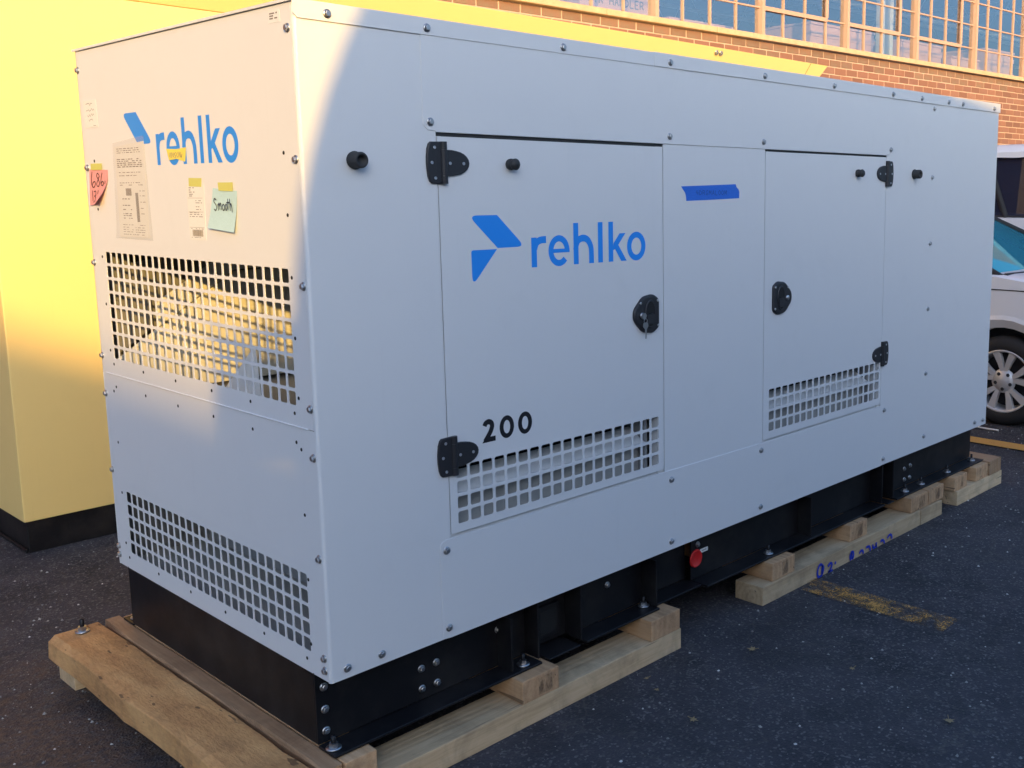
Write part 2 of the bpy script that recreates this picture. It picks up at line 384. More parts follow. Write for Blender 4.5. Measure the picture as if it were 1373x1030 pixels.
# 2D strokes and outlines for lettering: everything lies in the (u, v) plane, d is height above the sheet
def ribbon(pts, w, mb, d, mapf, mi=0):
    n = len(pts); L = []; Rr = []
    for i, p in enumerate(pts):
        a = pts[max(i - 1, 0)]; b = pts[min(i + 1, n - 1)]
        tx, ty = b[0] - a[0], b[1] - a[1]; l = math.hypot(tx, ty) or 1; nx, ny = -ty / l, tx / l
        ww = w if not isinstance(w, (list, tuple)) else w[i]
        L.append((p[0] + nx * ww / 2, p[1] + ny * ww / 2)); Rr.append((p[0] - nx * ww / 2, p[1] - ny * ww / 2))
    v = [mapf(x, y, d) for x, y in L] + [mapf(x, y, d) for x, y in Rr]
    mb.add(v, [(i, i + 1, n + i + 1, n + i) for i in range(n - 1)], mi)
def ring(cx, cy, rx, ry, ix, iy, mb, d, mapf, a0=0, a1=360, n=40):
    v = []
    for k in range(n + 1):
        a = R(a0 + (a1 - a0) * k / n)
        v += [mapf(cx + rx * math.cos(a), cy + ry * math.sin(a), d), mapf(cx + ix * math.cos(a), cy + iy * math.sin(a), d)]
    mb.add(v, [(2 * k, 2 * k + 2, 2 * k + 3, 2 * k + 1) for k in range(n)])
def poly(pts, mb, d, mapf): mb.add([mapf(x, y, d) for x, y in pts], [tuple(range(len(pts)))])
def rnd_poly(pts, rad):
    out = []; n = len(pts)
    for i, p in enumerate(pts):
        r = rad[i]
        if not r: out.append(p); continue
        a = Vector(pts[i - 1]) - Vector(p); b = Vector(pts[(i + 1) % n]) - Vector(p)
        ang = a.angle(b); tl = min(r / math.tan(ang / 2), a.length * .48, b.length * .48)
        p0 = Vector(p) + a.normalized() * tl; p1 = Vector(p) + b.normalized() * tl
        for k in range(7):
            t = k / 6; q = p0 * (1 - t) ** 2 + Vector(p) * 2 * t * (1 - t) + p1 * t * t; out.append((q.x, q.y))
    return out
def smooth_path(pts, n=6):
    out = []
    for i in range(len(pts) - 1):
        p0 = Vector(pts[max(i - 1, 0)]); p1 = Vector(pts[i]); p2 = Vector(pts[i + 1]); p3 = Vector(pts[min(i + 2, len(pts) - 1)])
        for k in range(n):
            t = k / n
            q = .5 * ((2 * p1) + (p2 - p0) * t + (2 * p0 - 5 * p1 + 4 * p2 - p3) * t * t + (3 * p1 - p0 - 3 * p2 + p3) * t ** 3)
            out.append((q.x, q.y))
    out.append(tuple(pts[-1])); return out

# ------------------------------------------------------------------ ground
def ground():
    mb = MB(); S = 400
    mb.add([(-S, -S, 0), (S, -S, 0), (S, S, 0), (-S, S, 0)], [(0, 1, 2, 3)])
    struct(mb.obj('ground', 'asphalt'))
    mb = MB(); mb.add([(2.10, -.72, .008), (2.245, -.72, .008), (2.245, 4.0, .008), (2.10, 4.0, .008)], [(0, 1, 2, 3)])
    o = struct(mb.obj('parking_line', 'wornline'))
    mb = MB(); mb.add([(4.962, -4, .008), (5.112, -4, .008), (5.112, 3.6, .008), (4.962, 3.6, .008)], [(0, 1, 2, 3)])
    o = struct(mb.obj('parking_line', 'line'))
    mb = MB(); mb.add([(7.78, -4, .008), (7.93, -4, .008), (7.93, 3.4, .008), (7.78, 3.4, .008)], [(0, 1, 2, 3)])
    o = struct(mb.obj('parking_line', 'line'))
    # loose grit: far too many to count
    random.seed(11); mb = MB()
    def peb(x, y, r, z0):
        a = random.uniform(0, 6.28); v = [(x, y, z0 + r * random.uniform(.5, 1.0))]
        k = 5
        for i in range(k):
            rr = r * random.uniform(.7, 1.25); v.append((x + rr * math.cos(a + i * 6.283 / k), y + rr * math.sin(a + i * 6.283 / k), z0 - .001))
        mb.add(v, [(0, 1 + i, 1 + (i + 1) % k) for i in range(k)])
    for _ in range(11000):
        x = random.uniform(-1.2, 6.0); y = random.uniform(-2.6, 3.2)
        if -.05 < x < 4.15 and 0 < y < 1.4: continue
        z0 = 0
        peb(x, y, random.choice((.0014, .002, .002, .0028, .0035, .005, .007)), z0)
    o = mb.obj('gravel', 'gravel', recalc=False); o['kind'] = 'stuff'; o['label'] = 'loose pale grit scattered over the asphalt'
ground()

# ------------------------------------------------------------------ the main generator
gen = tag(empty('generator_enclosure'), 'light grey standby generator enclosure with blue logos standing on timbers', 'generator')
FM = lambda yo: (lambda u, v, d: (u, yo - d, v))            # front face: u = x, outwards = -Y
EM = lambda xo: (lambda u, v, d: (xo - d, u, v))            # end face: u = y, outwards = -X
def plate(outline, mapf, th, grid=None, mb=None):
    """sheet with an optional grid of square holes: outline rect (u0,u1,v0,v1); grid (u0, v0, nu, nv, pu, pv, hu, hv)"""
    mb = mb or MB(); u0, u1, v0, v1 = outline
    if not grid:
        for d in (0, -th): mb.add([mapf(u, v, d) for u, v in ((u0, v0), (u1, v0), (u1, v1), (u0, v1))], [(0, 1, 2, 3)])
    else:
        gu, gv, nu, nv, pu, pv, hu, hv = grid
        gu1, gv1 = gu + nu * pu, gv + nv * pv
        for d in (0, -th):
            for a, b, c_, e in ((u0, u1, v0, gv), (u0, u1, gv1, v1), (u0, gu, gv, gv1), (gu1, u1, gv, gv1)):
                mb.add([mapf(u, v, d) for u, v in ((a, c_), (b, c_), (b, e), (a, e))], [(0, 1, 2, 3)])
        ch = .0042
        for i in range(nu):
            for j in range(nv):
                a, b = gu + i * pu, gv + j * pv; x0, x1 = a + (pu - hu) / 2, a + (pu + hu) / 2; y0, y1 = b + (pv - hv) / 2, b + (pv + hv) / 2
                oc = [(x0 + ch, y0), (x1 - ch, y0), (x1, y0 + ch), (x1, y1 - ch), (x1 - ch, y1), (x0 + ch, y1), (x0, y1 - ch), (x0, y0 + ch)]
                sq = [(a, b), (a + pu, b), (a + pu, b + pv), (a, b + pv)]
                for d in (0, -th):
                    v = [mapf(p[0], p[1], d) for p in sq + oc]
                    mb.add(v, [(0, 1, 5, 4), (1, 6, 5), (1, 2, 7, 6), (2, 8, 7), (2, 3, 9, 8), (3, 10, 9), (3, 0, 11, 10), (0, 4, 11)])
                v = [mapf(p[0], p[1], 0) for p in oc] + [mapf(p[0], p[1], -th) for p in oc]
                mb.add(v, [(k, (k + 1) % 8, 8 + (k + 1) % 8, 8 + k) for k in range(8)])
    c = ((u0, v0), (u1, v0), (u1, v1), (u0, v1))
    v = [mapf(p[0], p[1], 0) for p in c] + [mapf(p[0], p[1], -th) for p in c]
    mb.add(v, [(k, (k + 1) % 4, 4 + (k + 1) % 4, 4 + k) for k in range(4)])
    return mb

# shared small hardware
def bolt_data():
    mb = MB()
    mb.lathe([(0, 0), (.0125, 0), (.0128, .0018), (.0095, .0028), (.0092, .0030)], (0, 0, 0), 2, 16)
    n = 6; v = []
    for z, r in ((.0028, .0088), (.0088, .0086), (.0098, .0072)):
        for i in range(n): v.append((r * math.cos(i * math.pi / 3 + .3), r * math.sin(i * math.pi / 3 + .3), z))
    mb.add(v, [(k * n + i, k * n + (i + 1) % n, (k + 1) * n + (i + 1) % n, (k + 1) * n + i) for k in range(2) for i in range(n)])
    mb.add(v[12:], [tuple(range(6))])
    return mb.data('bolt', 'zinc')
BOLT = bolt_data()
RIV = MB().lathe([(0, .0004), (.0030, .0004), (.0046, .0009), (.0052, 0)], (0, 0, 0), 2, 10).data('rivet_hole', 'hole')
ROT_F = (R(90), 0, 0); ROT_E = (R(90), 0, R(-90))
def bolt_f(p, x, z, y=-.0, s=.9):
    o = link('bolt', BOLT, p, (x, y, z), (R(90), random.uniform(0, 6), 0), (s, s, s)); return o
def bolt_e(p, y, z, x=0, s=.9):
    o = link('bolt', BOLT, p, (x, y, z), None, (s, s, s)); o.rotation_euler = Matrix.Rotation(R(-90), 3, 'Y').to_euler(); return o
def rivet_e(p, y, z, x):
    o = link('rivet_hole', RIV, p, (x, y, z)); o.rotation_euler = (0, R(-90), 0); return o

# --- front skin
Z0, ZR = .37, 2.118
# corner panel wraps the near corner with a bend
def corner_panel():
    prof = [(.398, 0.0)]
    for k in range(9):
        a = R(90 * k / 8); prof.append((.009 - .009 * math.sin(a), .009 - .009 * math.cos(a)))
    prof.append((.0, .0115)); prof.append((.006, .0115))
    inner = [(.398, .003), (.012, .003)]
    pts = prof + [(.006, .009)] + inner[::-1]
    mb = MB(); mb.prism(pts, 2, Z0, ZR)
    o = mb.obj('corner_panel', 'white', gen)
    for f in o.data.polygons:
        f.use_smooth = False
    return o
cp = corner_panel()
for x, z in ((.05, .398), (.156, .399)): bolt_f(cp, x, z)
hdr = MB(); hdr.prism([(.358, 2.09), (.358, 1.842), (.373, 1.8275), (.397, 1.8265), (.397, 1.8235), (2.849, 1.8235), (2.849, 1.8265), (2.873, 1.8275), (2.888, 1.842), (2.888, 2.09)], 1, -.0022, -.0002)
hdr = hdr.obj('header_panel', 'white', gen, .0006, 1)
for x in (.38, 1.361, 1.905, 2.882): bolt_f(hdr, x, 1.850, -.0022)
low = MB(); low.prism(rnd_poly([(.359, .3715), (.359, .668), (1.3265, .668), (1.3265, .668), (1.921, .6625), (2.888, .6625), (2.888, .3715), (2.86, .3685), (.385, .3685)], [0, .028, 0, 0, 0, .028, 0, 0, 0]), 1, -.0022, -.0002)
low = low.obj('lower_panel', 'white', gen, .0006, 1)
for x, z in ((.381, .636), (.380, .401), (1.363, .632), (1.362, .400), (1.908, .634), (1.907, .400), (2.884, .638), (2.886, .401)): bolt_f(low, x, z, -.0022)
# jambs behind the seams
for x0, x1 in ((.372, .42), (1.30, 1.355), (1.895, 1.95), (2.83, 2.90), (3.45, 3.52)):
    box('door_post', 'white', gen, x0, x1, .0075, .045, .372, 2.1)
box('door_lintel', 'white', gen, .42, 2.83, .05, .06, 1.80, 1.87)
box('gap_shade_strip', 'rubber', gen, .3985, 1.3285, .0035, .03, 1.8135, 1.8228); box('gap_shade_strip', 'rubber', gen, 1.9195, 2.8515, .0035, .03, 1.8155, 1.8228)  # black strips paint in the shade of the gap above the doors
box('door_sill', 'white', gen, .42, 2.83, .012, .05, .63, .672)
ctr = MB(); plate((1.3295, 1.9185, .660, 1.8225), FM(0), .003, mb=ctr); ctr = ctr.obj('centre_panel', 'white', gen)
rp = MB(); plate((2.8525, 3.4848, Z0, ZR), FM(0), .003, mb=rp); rp = rp.obj('side_panel', 'white', gen)
for z in (2.056, 1.729, 1.408, 1.084, .757, .434): bolt_f(rp, 3.295, z)
rp2 = MB(); plate((3.4860, 4.035, Z0, ZR), FM(.0006), .0024, mb=rp2); rp2 = rp2.obj('side_panel', 'white', gen)
for x, z in ((3.886, .404), (3.99, .400)): bolt_f(rp2, x, z, -.0012)

def logo_data():
    mb = MB(); I = lambda u, v, d: (u, v, d)
    poly(rnd_poly([(.499, 1.595), (.602, 1.595), (.7045, 1.499), (.601, 1.499)], [.012, 0, .012, 0]), mb, .0003, I)
    poly(rnd_poly([(.505, 1.496), (.599, 1.496), (.506, 1.393)], [.008, 0, .012]), mb, .0003, I)
    w = .0215; b, xh, asc = 1.4345, 1.5265, 1.5645
    S = lambda x: poly([(x, b), (x + w, b), (x + w, asc), (x, asc)], mb, .0003, I)
    poly([(.730, b), (.7515, b), (.7515, xh - .002), (.730, xh - .002)], mb, .0003, I)
    arm = [(.7425, 1.490), (.7475, 1.5035), (.757, 1.5125), (.771, 1.5165), (.7895, 1.5170)]
    ribbon(smooth_path(arm), .0215, mb, .00055, I)
    cx, cy = .8425, 1.4805
    ring(cx, cy, .0440, .0480, .0235, .0285, mb, .0003, I, 0, 318)
    poly([(.812, 1.4745), (.8865, 1.4745), (.8863, 1.4865), (.812, 1.4865)], mb, .00055, I)
    S(.904)
    ar = [(.913, 1.480), (.9165, 1.497), (.926, 1.5105), (.944, 1.5160), (.961, 1.5125), (.972, 1.502), (.9795, 1.487), (.9815, 1.470), (.9815, b)]
    ribbon(smooth_path(ar), .0215, mb, .00055, I)
    S(1.012); S(1.060)
    poly([(1.079, 1.470), (1.0825, 1.494), (1.1115, 1.5260), (1.1395, 1.5260), (1.0965, 1.4790)], mb, .00055, I)
    poly([(1.0830, 1.4840), (1.0990, 1.4960), (1.1440, b), (1.1180, b)], mb, .0008, I)
    ring(1.192, 1.4805, .0452, .0482, .0240, .0285, mb, .0003, I)
    return mb.data('logo', 'blue', recalc=False)
LOGO = logo_data()

def hinge_data(sgn):
    """mesh hinge: fixed leaf at -u, strap leaf at +u, origin at the barrel centre, u across, v up, +d outwards"""
    mb = MB(); I = lambda u, v, d: (u * sgn, v, d)
    def slab(pts, d0, d1, mi=0):
        n = len(pts); v = [I(p[0], p[1], d0) for p in pts] + [I(p[0], p[1], d1) for p in pts]
        q = [(p[0] * .94 + .0, p[1] * .96) for p in pts]; v += [I(p[0], p[1], d1 + .0018) for p in q]
        mb.add(v, [(i, (i + 1) % n, n + (i + 1) % n, n + i) for i in range(n)] + [(n + i, n + (i + 1) % n, 2 * n + (i + 1) % n, 2 * n + i) for i in range(n)] + [tuple(range(2 * n, 3 * n))], mi)
    fixed = [(-.006, -.0575)] + [(-.030 - .026 * math.cos(R(a)) ** .5 * 1.0, .0575 * math.sin(R(a))) for a in (-78, -62, -40, -15, 0, 15, 40, 62, 78)] + [(-.006, .0575)]
    slab(fixed, 0, .005)
    strap = [(.006, -.036), (.028, -.0355)] + [(.035 + .052 * math.cos(R(a)), .0335 * math.sin(R(a))) for a in range(-80, 81, 16)] + [(.028, .0355), (.006, .036)]
    slab(strap, 0, .005)
    for z0, z1 in ((-.0575, -.036), (-.0355, .0355), (.036, .0575)):
        v = []; n = 12
        for z in (z0, z1):
            for i in range(n): a = 6.283 * i / n; v.append(I(.009 * math.cos(a) * 1.1, z, .006 + .009 * math.sin(a)))
        mb.add(v, [(i, (i + 1) % n, n + (i + 1) % n, n + i) for i in range(n)], 0, True); mb.add(v, [tuple(range(n)), tuple(range(n, 2 * n))])
    for u, v_ in ((-.030, .041), (-.040, 0), (-.030, -.042), (.020, -.001), (.066, -.001)):
        c = I(u, v_, .0068); mb.lathe([(.0046, 0), (.0046, .0010), (.0030, .0012), (.0022, .0002), (0, .0002)], c, 2, 10, 1)
    return mb.data('hinge', ['plastic', 'rivet'], 0)
HL, HR = hinge_data(1), hinge_data(-1)
def latch_data(sgn):
    mb = MB(); I = lambda u, v, d: (u * sgn, v, d)
    out = rnd_poly([(.060, -.050), (.060, .050), (.030, .068), (-.020, .062), (-.0655, .018), (-.0655, -.018), (-.020, -.062), (.030, -.068)], [.02, .02, .04, .05, .06, .06, .05, .04])
    n = len(out); v = []
    for d, s in ((0, 1), (.006, 1), (.0105, .95), (.0115, .86)): v += [I(p[0] * s, p[1] * s, d) for p in out]
    fs = [(k * n + i, k * n + (i + 1) % n, (k + 1) * n + (i + 1) % n, (k + 1) * n + i) for k in range(3) for i in range(n)]
    mb.add(v, fs + [tuple(range(3 * n, 4 * n))], 0, False)
    # finger cup and paddle
    cup = [(.012 + .027 * math.cos(R(a)), .050 * math.sin(R(a))) for a in range(0, 360, 15)]; m = len(cup)
    v = [I(p[0], p[1], .0118) for p in cup] + [I(p[0] * .96 + .0005, p[1] * .95, .0148) for p in cup] + [I(p[0] * .80 + .002, p[1] * .86, .0128) for p in cup]
    mb.add(v, [(k * m + i, k * m + (i + 1) % m, (k + 1) * m + (i + 1) % m, (k + 1) * m + i) for k in range(2) for i in range(m)], 0, True)
    mb.add([I(p[0] * .80 + .002, p[1] * .86, .0128) for p in cup], [tuple(range(m))], 2)
    padl = [(-.012, -.036), (.030, -.036), (.034, -.004), (.018, .003), (-.010, -.002)]
    v = [I(p[0], p[1], .0125) for p in padl] + [I(p[0] * .95, p[1] * .95, .0185) for p in padl]
    mb.add(v, [(i, (i + 1) % 5, 5 + (i + 1) % 5, 5 + i) for i in range(5)] + [tuple(range(5, 10))], 0)
    for u, v_ in ((-.036, .040), (.050, .044), (.052, -.042)):
        mb.lathe([(.0048, 0), (.0048, .0012), (.003, .0018), (0, .0014)], I(u, v_, .0112), 2, 10, 1)
    mb.lathe([(.0105, 0), (.0105, .004), (.0085, .0055), (0, .0055)], I(-.030, -.002, .0112), 2, 16, 1)
    return mb.data('latch', ['plastic', 'rivet', 'hole'])
LL, LR = latch_data(1), latch_data(-1)
def front_part(name, me, parent, x, z, y):
    return link(name, me, parent, (x, y, z), (R(90), 0, 0))
BIGK = MB().lathe([(.0225, 0), (.0235, .004), (.0205, .008), (.0205, .033), (.0185, .036), (.0125, .036), (.0115, .026), (0, .026)], (0, 0, 0), 2, 24).data('bumper_stop', 'rubber')
SMK = MB().lathe([(.016, 0), (.017, .006), (.0165, .012), (.0115, .015), (.0115, .018), (.0165, .021), (.0170, .027), (.011, .034), (0, .035)], (0, 0, 0), 2, 20).data('rubber_bumper', 'rubber')
front_part('bumper_stop', BIGK, cp, .145, 1.742, 0); front_part('bumper_stop', BIGK, rp, 3.112, 1.742, 0)

PU, PV = .0463, .0456
d1 = plate((.4015, 1.3255, .678, 1.8125), FM(0), .003, (.4235, .6985, 19, 4, PU, PV, .0375, .0365)); d1.box(.4015, 1.3255, .0032, .03, 1.800, 1.8120)
d1 = d1.obj('door', 'white', gen); d1['label'] = 'left door carrying the blue logo and the number 200'
front_part('hinge', HL, d1, .418, 1.741, -.0002); front_part('hinge', HL, d1, .418, .911, -.0002)
front_part('latch', LL, d1, 1.236, 1.246, 0)
front_part('rubber_bumper', SMK, d1, .655, 1.741, 0)
o = link('logo', LOGO, d1, (0, 0, 0), (R(90), 0, 0))
def num_data():
    mb = MB(); I = lambda u, v, d: (u, v, d)
    ring(.6165, .9605, .0278, .0348, .0125, .0205, mb, .0003, I); ring(.688, .9605, .0278, .0348, .0125, .0205, mb, .0003, I)
    p = [(.5325, .9765), (.5375, .9845), (.548, .9875), (.558, .9825), (.5605, .972), (.555, .958), (.5455, .945), (.533, .930)]
    ribbon(smooth_path(p), .0160, mb, .0003, I)
    poly([(.5225, .9262), (.5725, .9262), (.5725, .9415), (.536, .9415)], mb, .00055, I)
    return mb.data('number_decal', 'ink', recalc=False)
link('number_decal', num_data(), d1, (0, 0, 0), (R(90), 0, 0))
d2 = plate((1.9225, 2.8495, .672, 1.8145), FM(0), .003, (1.9565, .6965, 19, 4, PU, PV, .0375, .0365)); d2.box(1.9225, 2.8495, .0032, .03, 1.802, 1.8140)
d2 = d2.obj('door', 'white', gen); d2['label'] = 'right door with its latch on the left'
front_part('hinge', HR, d2, 2.852, 1.741, -.0002); front_part('hinge', HR, d2, 2.852, .911, -.0002)
front_part('latch', LR, d2, 2.034, 1.240, 0); front_part('rubber_bumper', SMK, d2, 2.598, 1.740, 0)

# --- end panels
GE = lambda v0, nv: (.0905, v0, 26, nv, .0459, PV, .0372, .0368)
eu = plate((.0125, 1.3875, 1.0565, 2.1155), EM(0), .0022, GE(1.1075, 8)).obj('end_panel', 'white', gen); eu['label'] = 'upper end panel with the larger grille, covered in notes'
el = plate((.0125, 1.3875, .3715, 1.054), EM(.0006), .0022, GE(.4285, 5)).obj('end_panel', 'white', gen); el['label'] = 'lower end panel with the smaller grille'
MB().tube([(-.001, .04, 1.0553), (-.001, 1.36, 1.0553)], .0022, 8).obj('panel_fold', 'white', gen)
for y, z in ((1.378, 2.056), (1.366, 1.742), (1.378, 1.429), (1.38, 1.113), (.029, 2.056), (.025, 1.741), (.024, 1.427), (.023, 1.112)): bolt_e(eu, y, z)
for y, z in ((1.38, .981), (1.38, .712), (1.379, .437), (1.379, .405), (.023, .983), (.024, .711), (.027, .434), (.026, .400)): bolt_e(el, y, z, .0006)
for y, z in [(.083, 1.759), (.081, 1.604), (1.305, 1.763), (1.308, 1.607), (.079, 1.446), (.08, 1.29), (.08, 1.133), (.105, 1.09), (.343, 1.09), (.576, 1.091), (.815, 1.091), (1.051, 1.091), (1.286, 1.092), (1.308, 1.293), (1.306, 1.137), (1.307, 1.451)]: rivet_e(eu, y, z, 0)
for y, z in [(1.308, .997), (1.285, 1.014), (1.049, 1.014), (.813, 1.013), (.577, 1.014), (.342, 1.012), (.106, 1.012), (.083, .996), (1.31, .819), (.085, .818), (.087, .639), (.092, .456), (.118, .408), (.354, .41), (.591, .408), (.824, .411), (1.061, .411), (1.296, .412), (1.317, .46), (1.314, .641)]: rivet_e(el, y, z, .0006)
# the same logo on the end: u runs towards -Y there
o = link('logo', LOGO, eu, (0, 1.553, .307)); o.rotation_euler = Matrix(((0, 0, -1), (-1, 0, 0), (0, 1, 0))).to_euler()
# --- back, far end and roof
plate((.0, 4.035, Z0, ZR), lambda u, v, d: (u, 1.3885 + d, v), .003).obj('back_panel', 'white', gen)
plate((.004, 1.384, Z0, ZR), lambda u, v, d: (4.0362 + d, u, v), .003).obj('end_panel', 'white', gen)
for a, b, yo, dz in ((-.004, 1.2835, -.0042, 0), (1.2820, 2.8975, -.0057, .0015), (2.8960, 4.044, -.0044, .0022)):
    mb = MB(); lc = [(a, 2.089), (a + .012, 2.0775)] if a < 0 else [(a, 2.0775)]
    mb.prism([(a, 2.1225 + dz)] + lc + [(b, 2.0775), (b, 2.1225 + dz)], 1, yo - .0, yo + .0018)
    mb.box(a, b, yo + .0016, 1.402, 2.1195, 2.1225 + dz)
    rf = mb.obj('roof_section', 'white', gen, .0007, 1)
    for x in (.087, .379, .872, 1.362, 1.905, 2.391, 2.883, 3.158, 3.435, 3.591, 3.964):
        if a < x < b - (.0 if b > 4 else .001): bolt_f(rf, x, 2.096, yo)
MB().box(-.006, -.0035, -.004, 1.402, 2.1165, 2.1235).obj('roof_edge', 'white', gen)

# --- inside: plenum behind the end grilles, baffles behind the door grilles
box('bulkhead', 'foam', gen, .72, .74, .28, 1.375, .372, 2.1)
box('plenum_side', 'dkgrey', gen, .02, .72, 1.362, 1.384, .38, 2.1); box('plenum_side', 'foam', gen, .02, .30, .012, .03, .98, 2.1)
def wallsheet(name, mat, pts, y0, y1): return MB().prism(pts, 1, y0, y1).obj(name, mat, gen, .003, 1)
wallsheet('duct_side', 'foam', [(.012, .98), (.71, .98), (.71, 1.385), (.425, 1.378), (.012, 1.105)], 1.285, 1.30)
wallsheet('duct_band', 'foam', [(.15, 1.203), (.425, 1.386), (.71, 1.393), (.71, 1.47), (.41, 1.456), (.15, 1.290)], 1.274, 1.286)
wallsheet('duct_cover', 'foam', [(.36, 1.44), (.71, 1.474), (.71, 1.80), (.36, 1.80)], 1.310, 1.322)
wallsheet('duct_top', 'dkgrey', [(.03, 1.12), (.138, 1.195), (.138, 1.31), (.03, 1.30)], 1.31, 1.33)
wallsheet('void_shade_sheet', 'hole', [(.10, 1.425), (.352, 1.46), (.352, 1.75), (.06, 1.75)], 1.33, 1.345)  # black sheet stands in for the shaded void above the duct
box('plenum_floor', 'galv', gen, .02, .72, .03, 1.36, .955, .965)
box('plenum_back', 'steelgrey', gen, .30, .32, .03, 1.36, .39, .95); box('plenum_base', 'galv', gen, .01, .72, .03, 1.36, .375, .388)
box('plenum_side', 'steelgrey', gen, .02, .30, .012, .03, .39, .95)
box('lower_duct', 'galv', gen, .18, .29, .04, .40, .40, .56, .005)
for x0, x1 in ((.41, 1.255), (1.94, 2.78)):
    mb = MB(); mb.add([(x0, .028, .7875), (x1, .028, .7875), (x1, .105, .832), (x0, .105, .832)], [(0, 1, 2, 3)])
    mb.box(x0, x1, .022, .032, .776, .7885); mb.obj('air_baffle', 'liner', gen)
    box('baffle_face', 'galv', gen, x0, x1, .060, .064, .66, .786)
    box('baffle_side', 'steelgrey', gen, x1 + .004, x1 + .012, .03, .20, .66, 1.0)
    box('bay_shade_sheet', 'hole', gen, x0 - .005, x1 + .10, .20, .21, .60, 1.79)  # black sheets stand in for the deep shade inside the bay
    box('bay_shade_sheet', 'hole', gen, x0 - .005, x1 + .06, .04, .199, 1.00, 1.01)
box('baffle_panel', 'galv', gen, 1.27, 1.298, .055, .06, .66, .99); box('baffle_panel', 'galv', gen, 2.80, 2.828, .055, .06, .66, .99)

# --- base frame
bf = MB()
segs = [(0, .735), (.935, 1.30), (1.575, 2.925), (3.045, 4.03)]
for a, b in segs:
    bf.box(a, b, .085, .091, .165, .3745); bf.box(a, b, .0, .0845, .1565, .1645)
    bf.box(a, b, .091, .14, .364, .370)
bf.box(1.302, 1.573, .115, .121, .165, .372); bf.box(1.302, 1.573, .03, .1145, .1565, .1635)
bf.box(0, .006, .0915, 1.312, .165, .3695); bf.box(4.024, 4.03, .0915, 1.312, .165, .3695)
bf.box(0, 4.03, 1.3125, 1.3185, .165, .3745); bf.box(0, 4.03, 1.319, 1.40, .1565, .1645)
bf.box(.007, 4.023, .15, 1.30, .30, .306)
for a, b in ((.735, .935), (2.925, 3.045)):
    bf.box(a + .001, b - .001, .100, .106, .165, .372); bf.box(a + .03, b - .03, .0, .0995, .1565, .162)
    bf.box(a + .001, a + .009, .02, .0995, .166, .372); bf.box(b - .009, b - .001, .02, .0995, .166, .372)
for x in (.62, 1.294, 2.30): bf.box(x, x + .007, .012, .0845, .166, .34)
bf = bf.obj('base_frame', 'black', gen, .0012, 1); bf['label'] = 'black steel skid base with a bolting flange'
for a, w in ((.785, .10), (2.955, .06)):
    mb = MB(); mb.box(a, a + w, .085, .0985, .19, .30); mb.box(a + .014, a + w - .014, .0838, .0849, .204, .286, 1); mb.obj('pocket_plate', ['black', 'hole'], bf, .001, 1)
for x, z in [(.025, .326), (.025, .261), (.025, .198), (.337, .262), (.337, .199), (.390, .263), (.391, .198), (.625, .287), (1.116, .286), (1.614, .300), (3.262, .256), (3.323, .262), (3.264, .199), (3.32, .199)]:
    bolt_f(bf, x, z, .0849, .95)
for z in (.30, .22):
    o = link('bolt', BOLT, bf, (4.0305, .10, z)); o.rotation_euler = (0, R(90), 0)
red = MB().lathe([(0, .002), (.026, .002), (.031, .0055), (.034, .0055), (.036, .002), (.036, 0)], (0, 0, 0), 2, 28).obj('plastic_cap', 'red', bf, loc=(1.603, .0848, .246)); red.rotation_euler = (R(90), 0, 0)
red['label'] = 'round red plastic cap on the black base'
mb = MB(); mb.box(1.629, 1.677, .0838, .0846, .2595, .2755); [mb.add([(q, .0836, .2650), (q + .004, .0836, .2650), (q + .004, .0836, .2705), (q, .0836, .2705)], [(0, 1, 2, 3)], 1) for q in (1.640, 1.647, 1.655, 1.662)]; mb.obj('label_plate', ['label', 'print'], bf, recalc=False)
# anchor studs with nuts and washers through the flange
def stud_data():
    mb = MB(); mb.lathe([(0, 0), (.021, 0), (.021, .004), (.010, .0042)], (0, 0, 0), 2, 20)
    n = 6; v = []
    for z in (.004, .016):
        for i in range(n): v.append((.0125 * math.cos(i * math.pi / 3), .0125 * math.sin(i * math.pi / 3), z))
    mb.add(v, [(i, (i + 1) % n, n + (i + 1) % n, n + i) for i in range(n)] + [tuple(range(6, 12))])
    mb.lathe([(.0065, .016), (.0065, .036), (0, .038)], (0, 0, 0), 2, 12, 1)
    return mb.data('anchor_stud', ['zinc', 'black'])
STUD = stud_data()
for x, y in [(.020, .040), (.680, .030), (1.273, .056), (2.012, .032), (3.182, .034), (3.354, .036), (3.651, .038), (3.96, .042), (.03, 1.36)]:
    link('anchor_stud', STUD, bf, (x, y, .165), (0, 0, random.uniform(0, 1)))

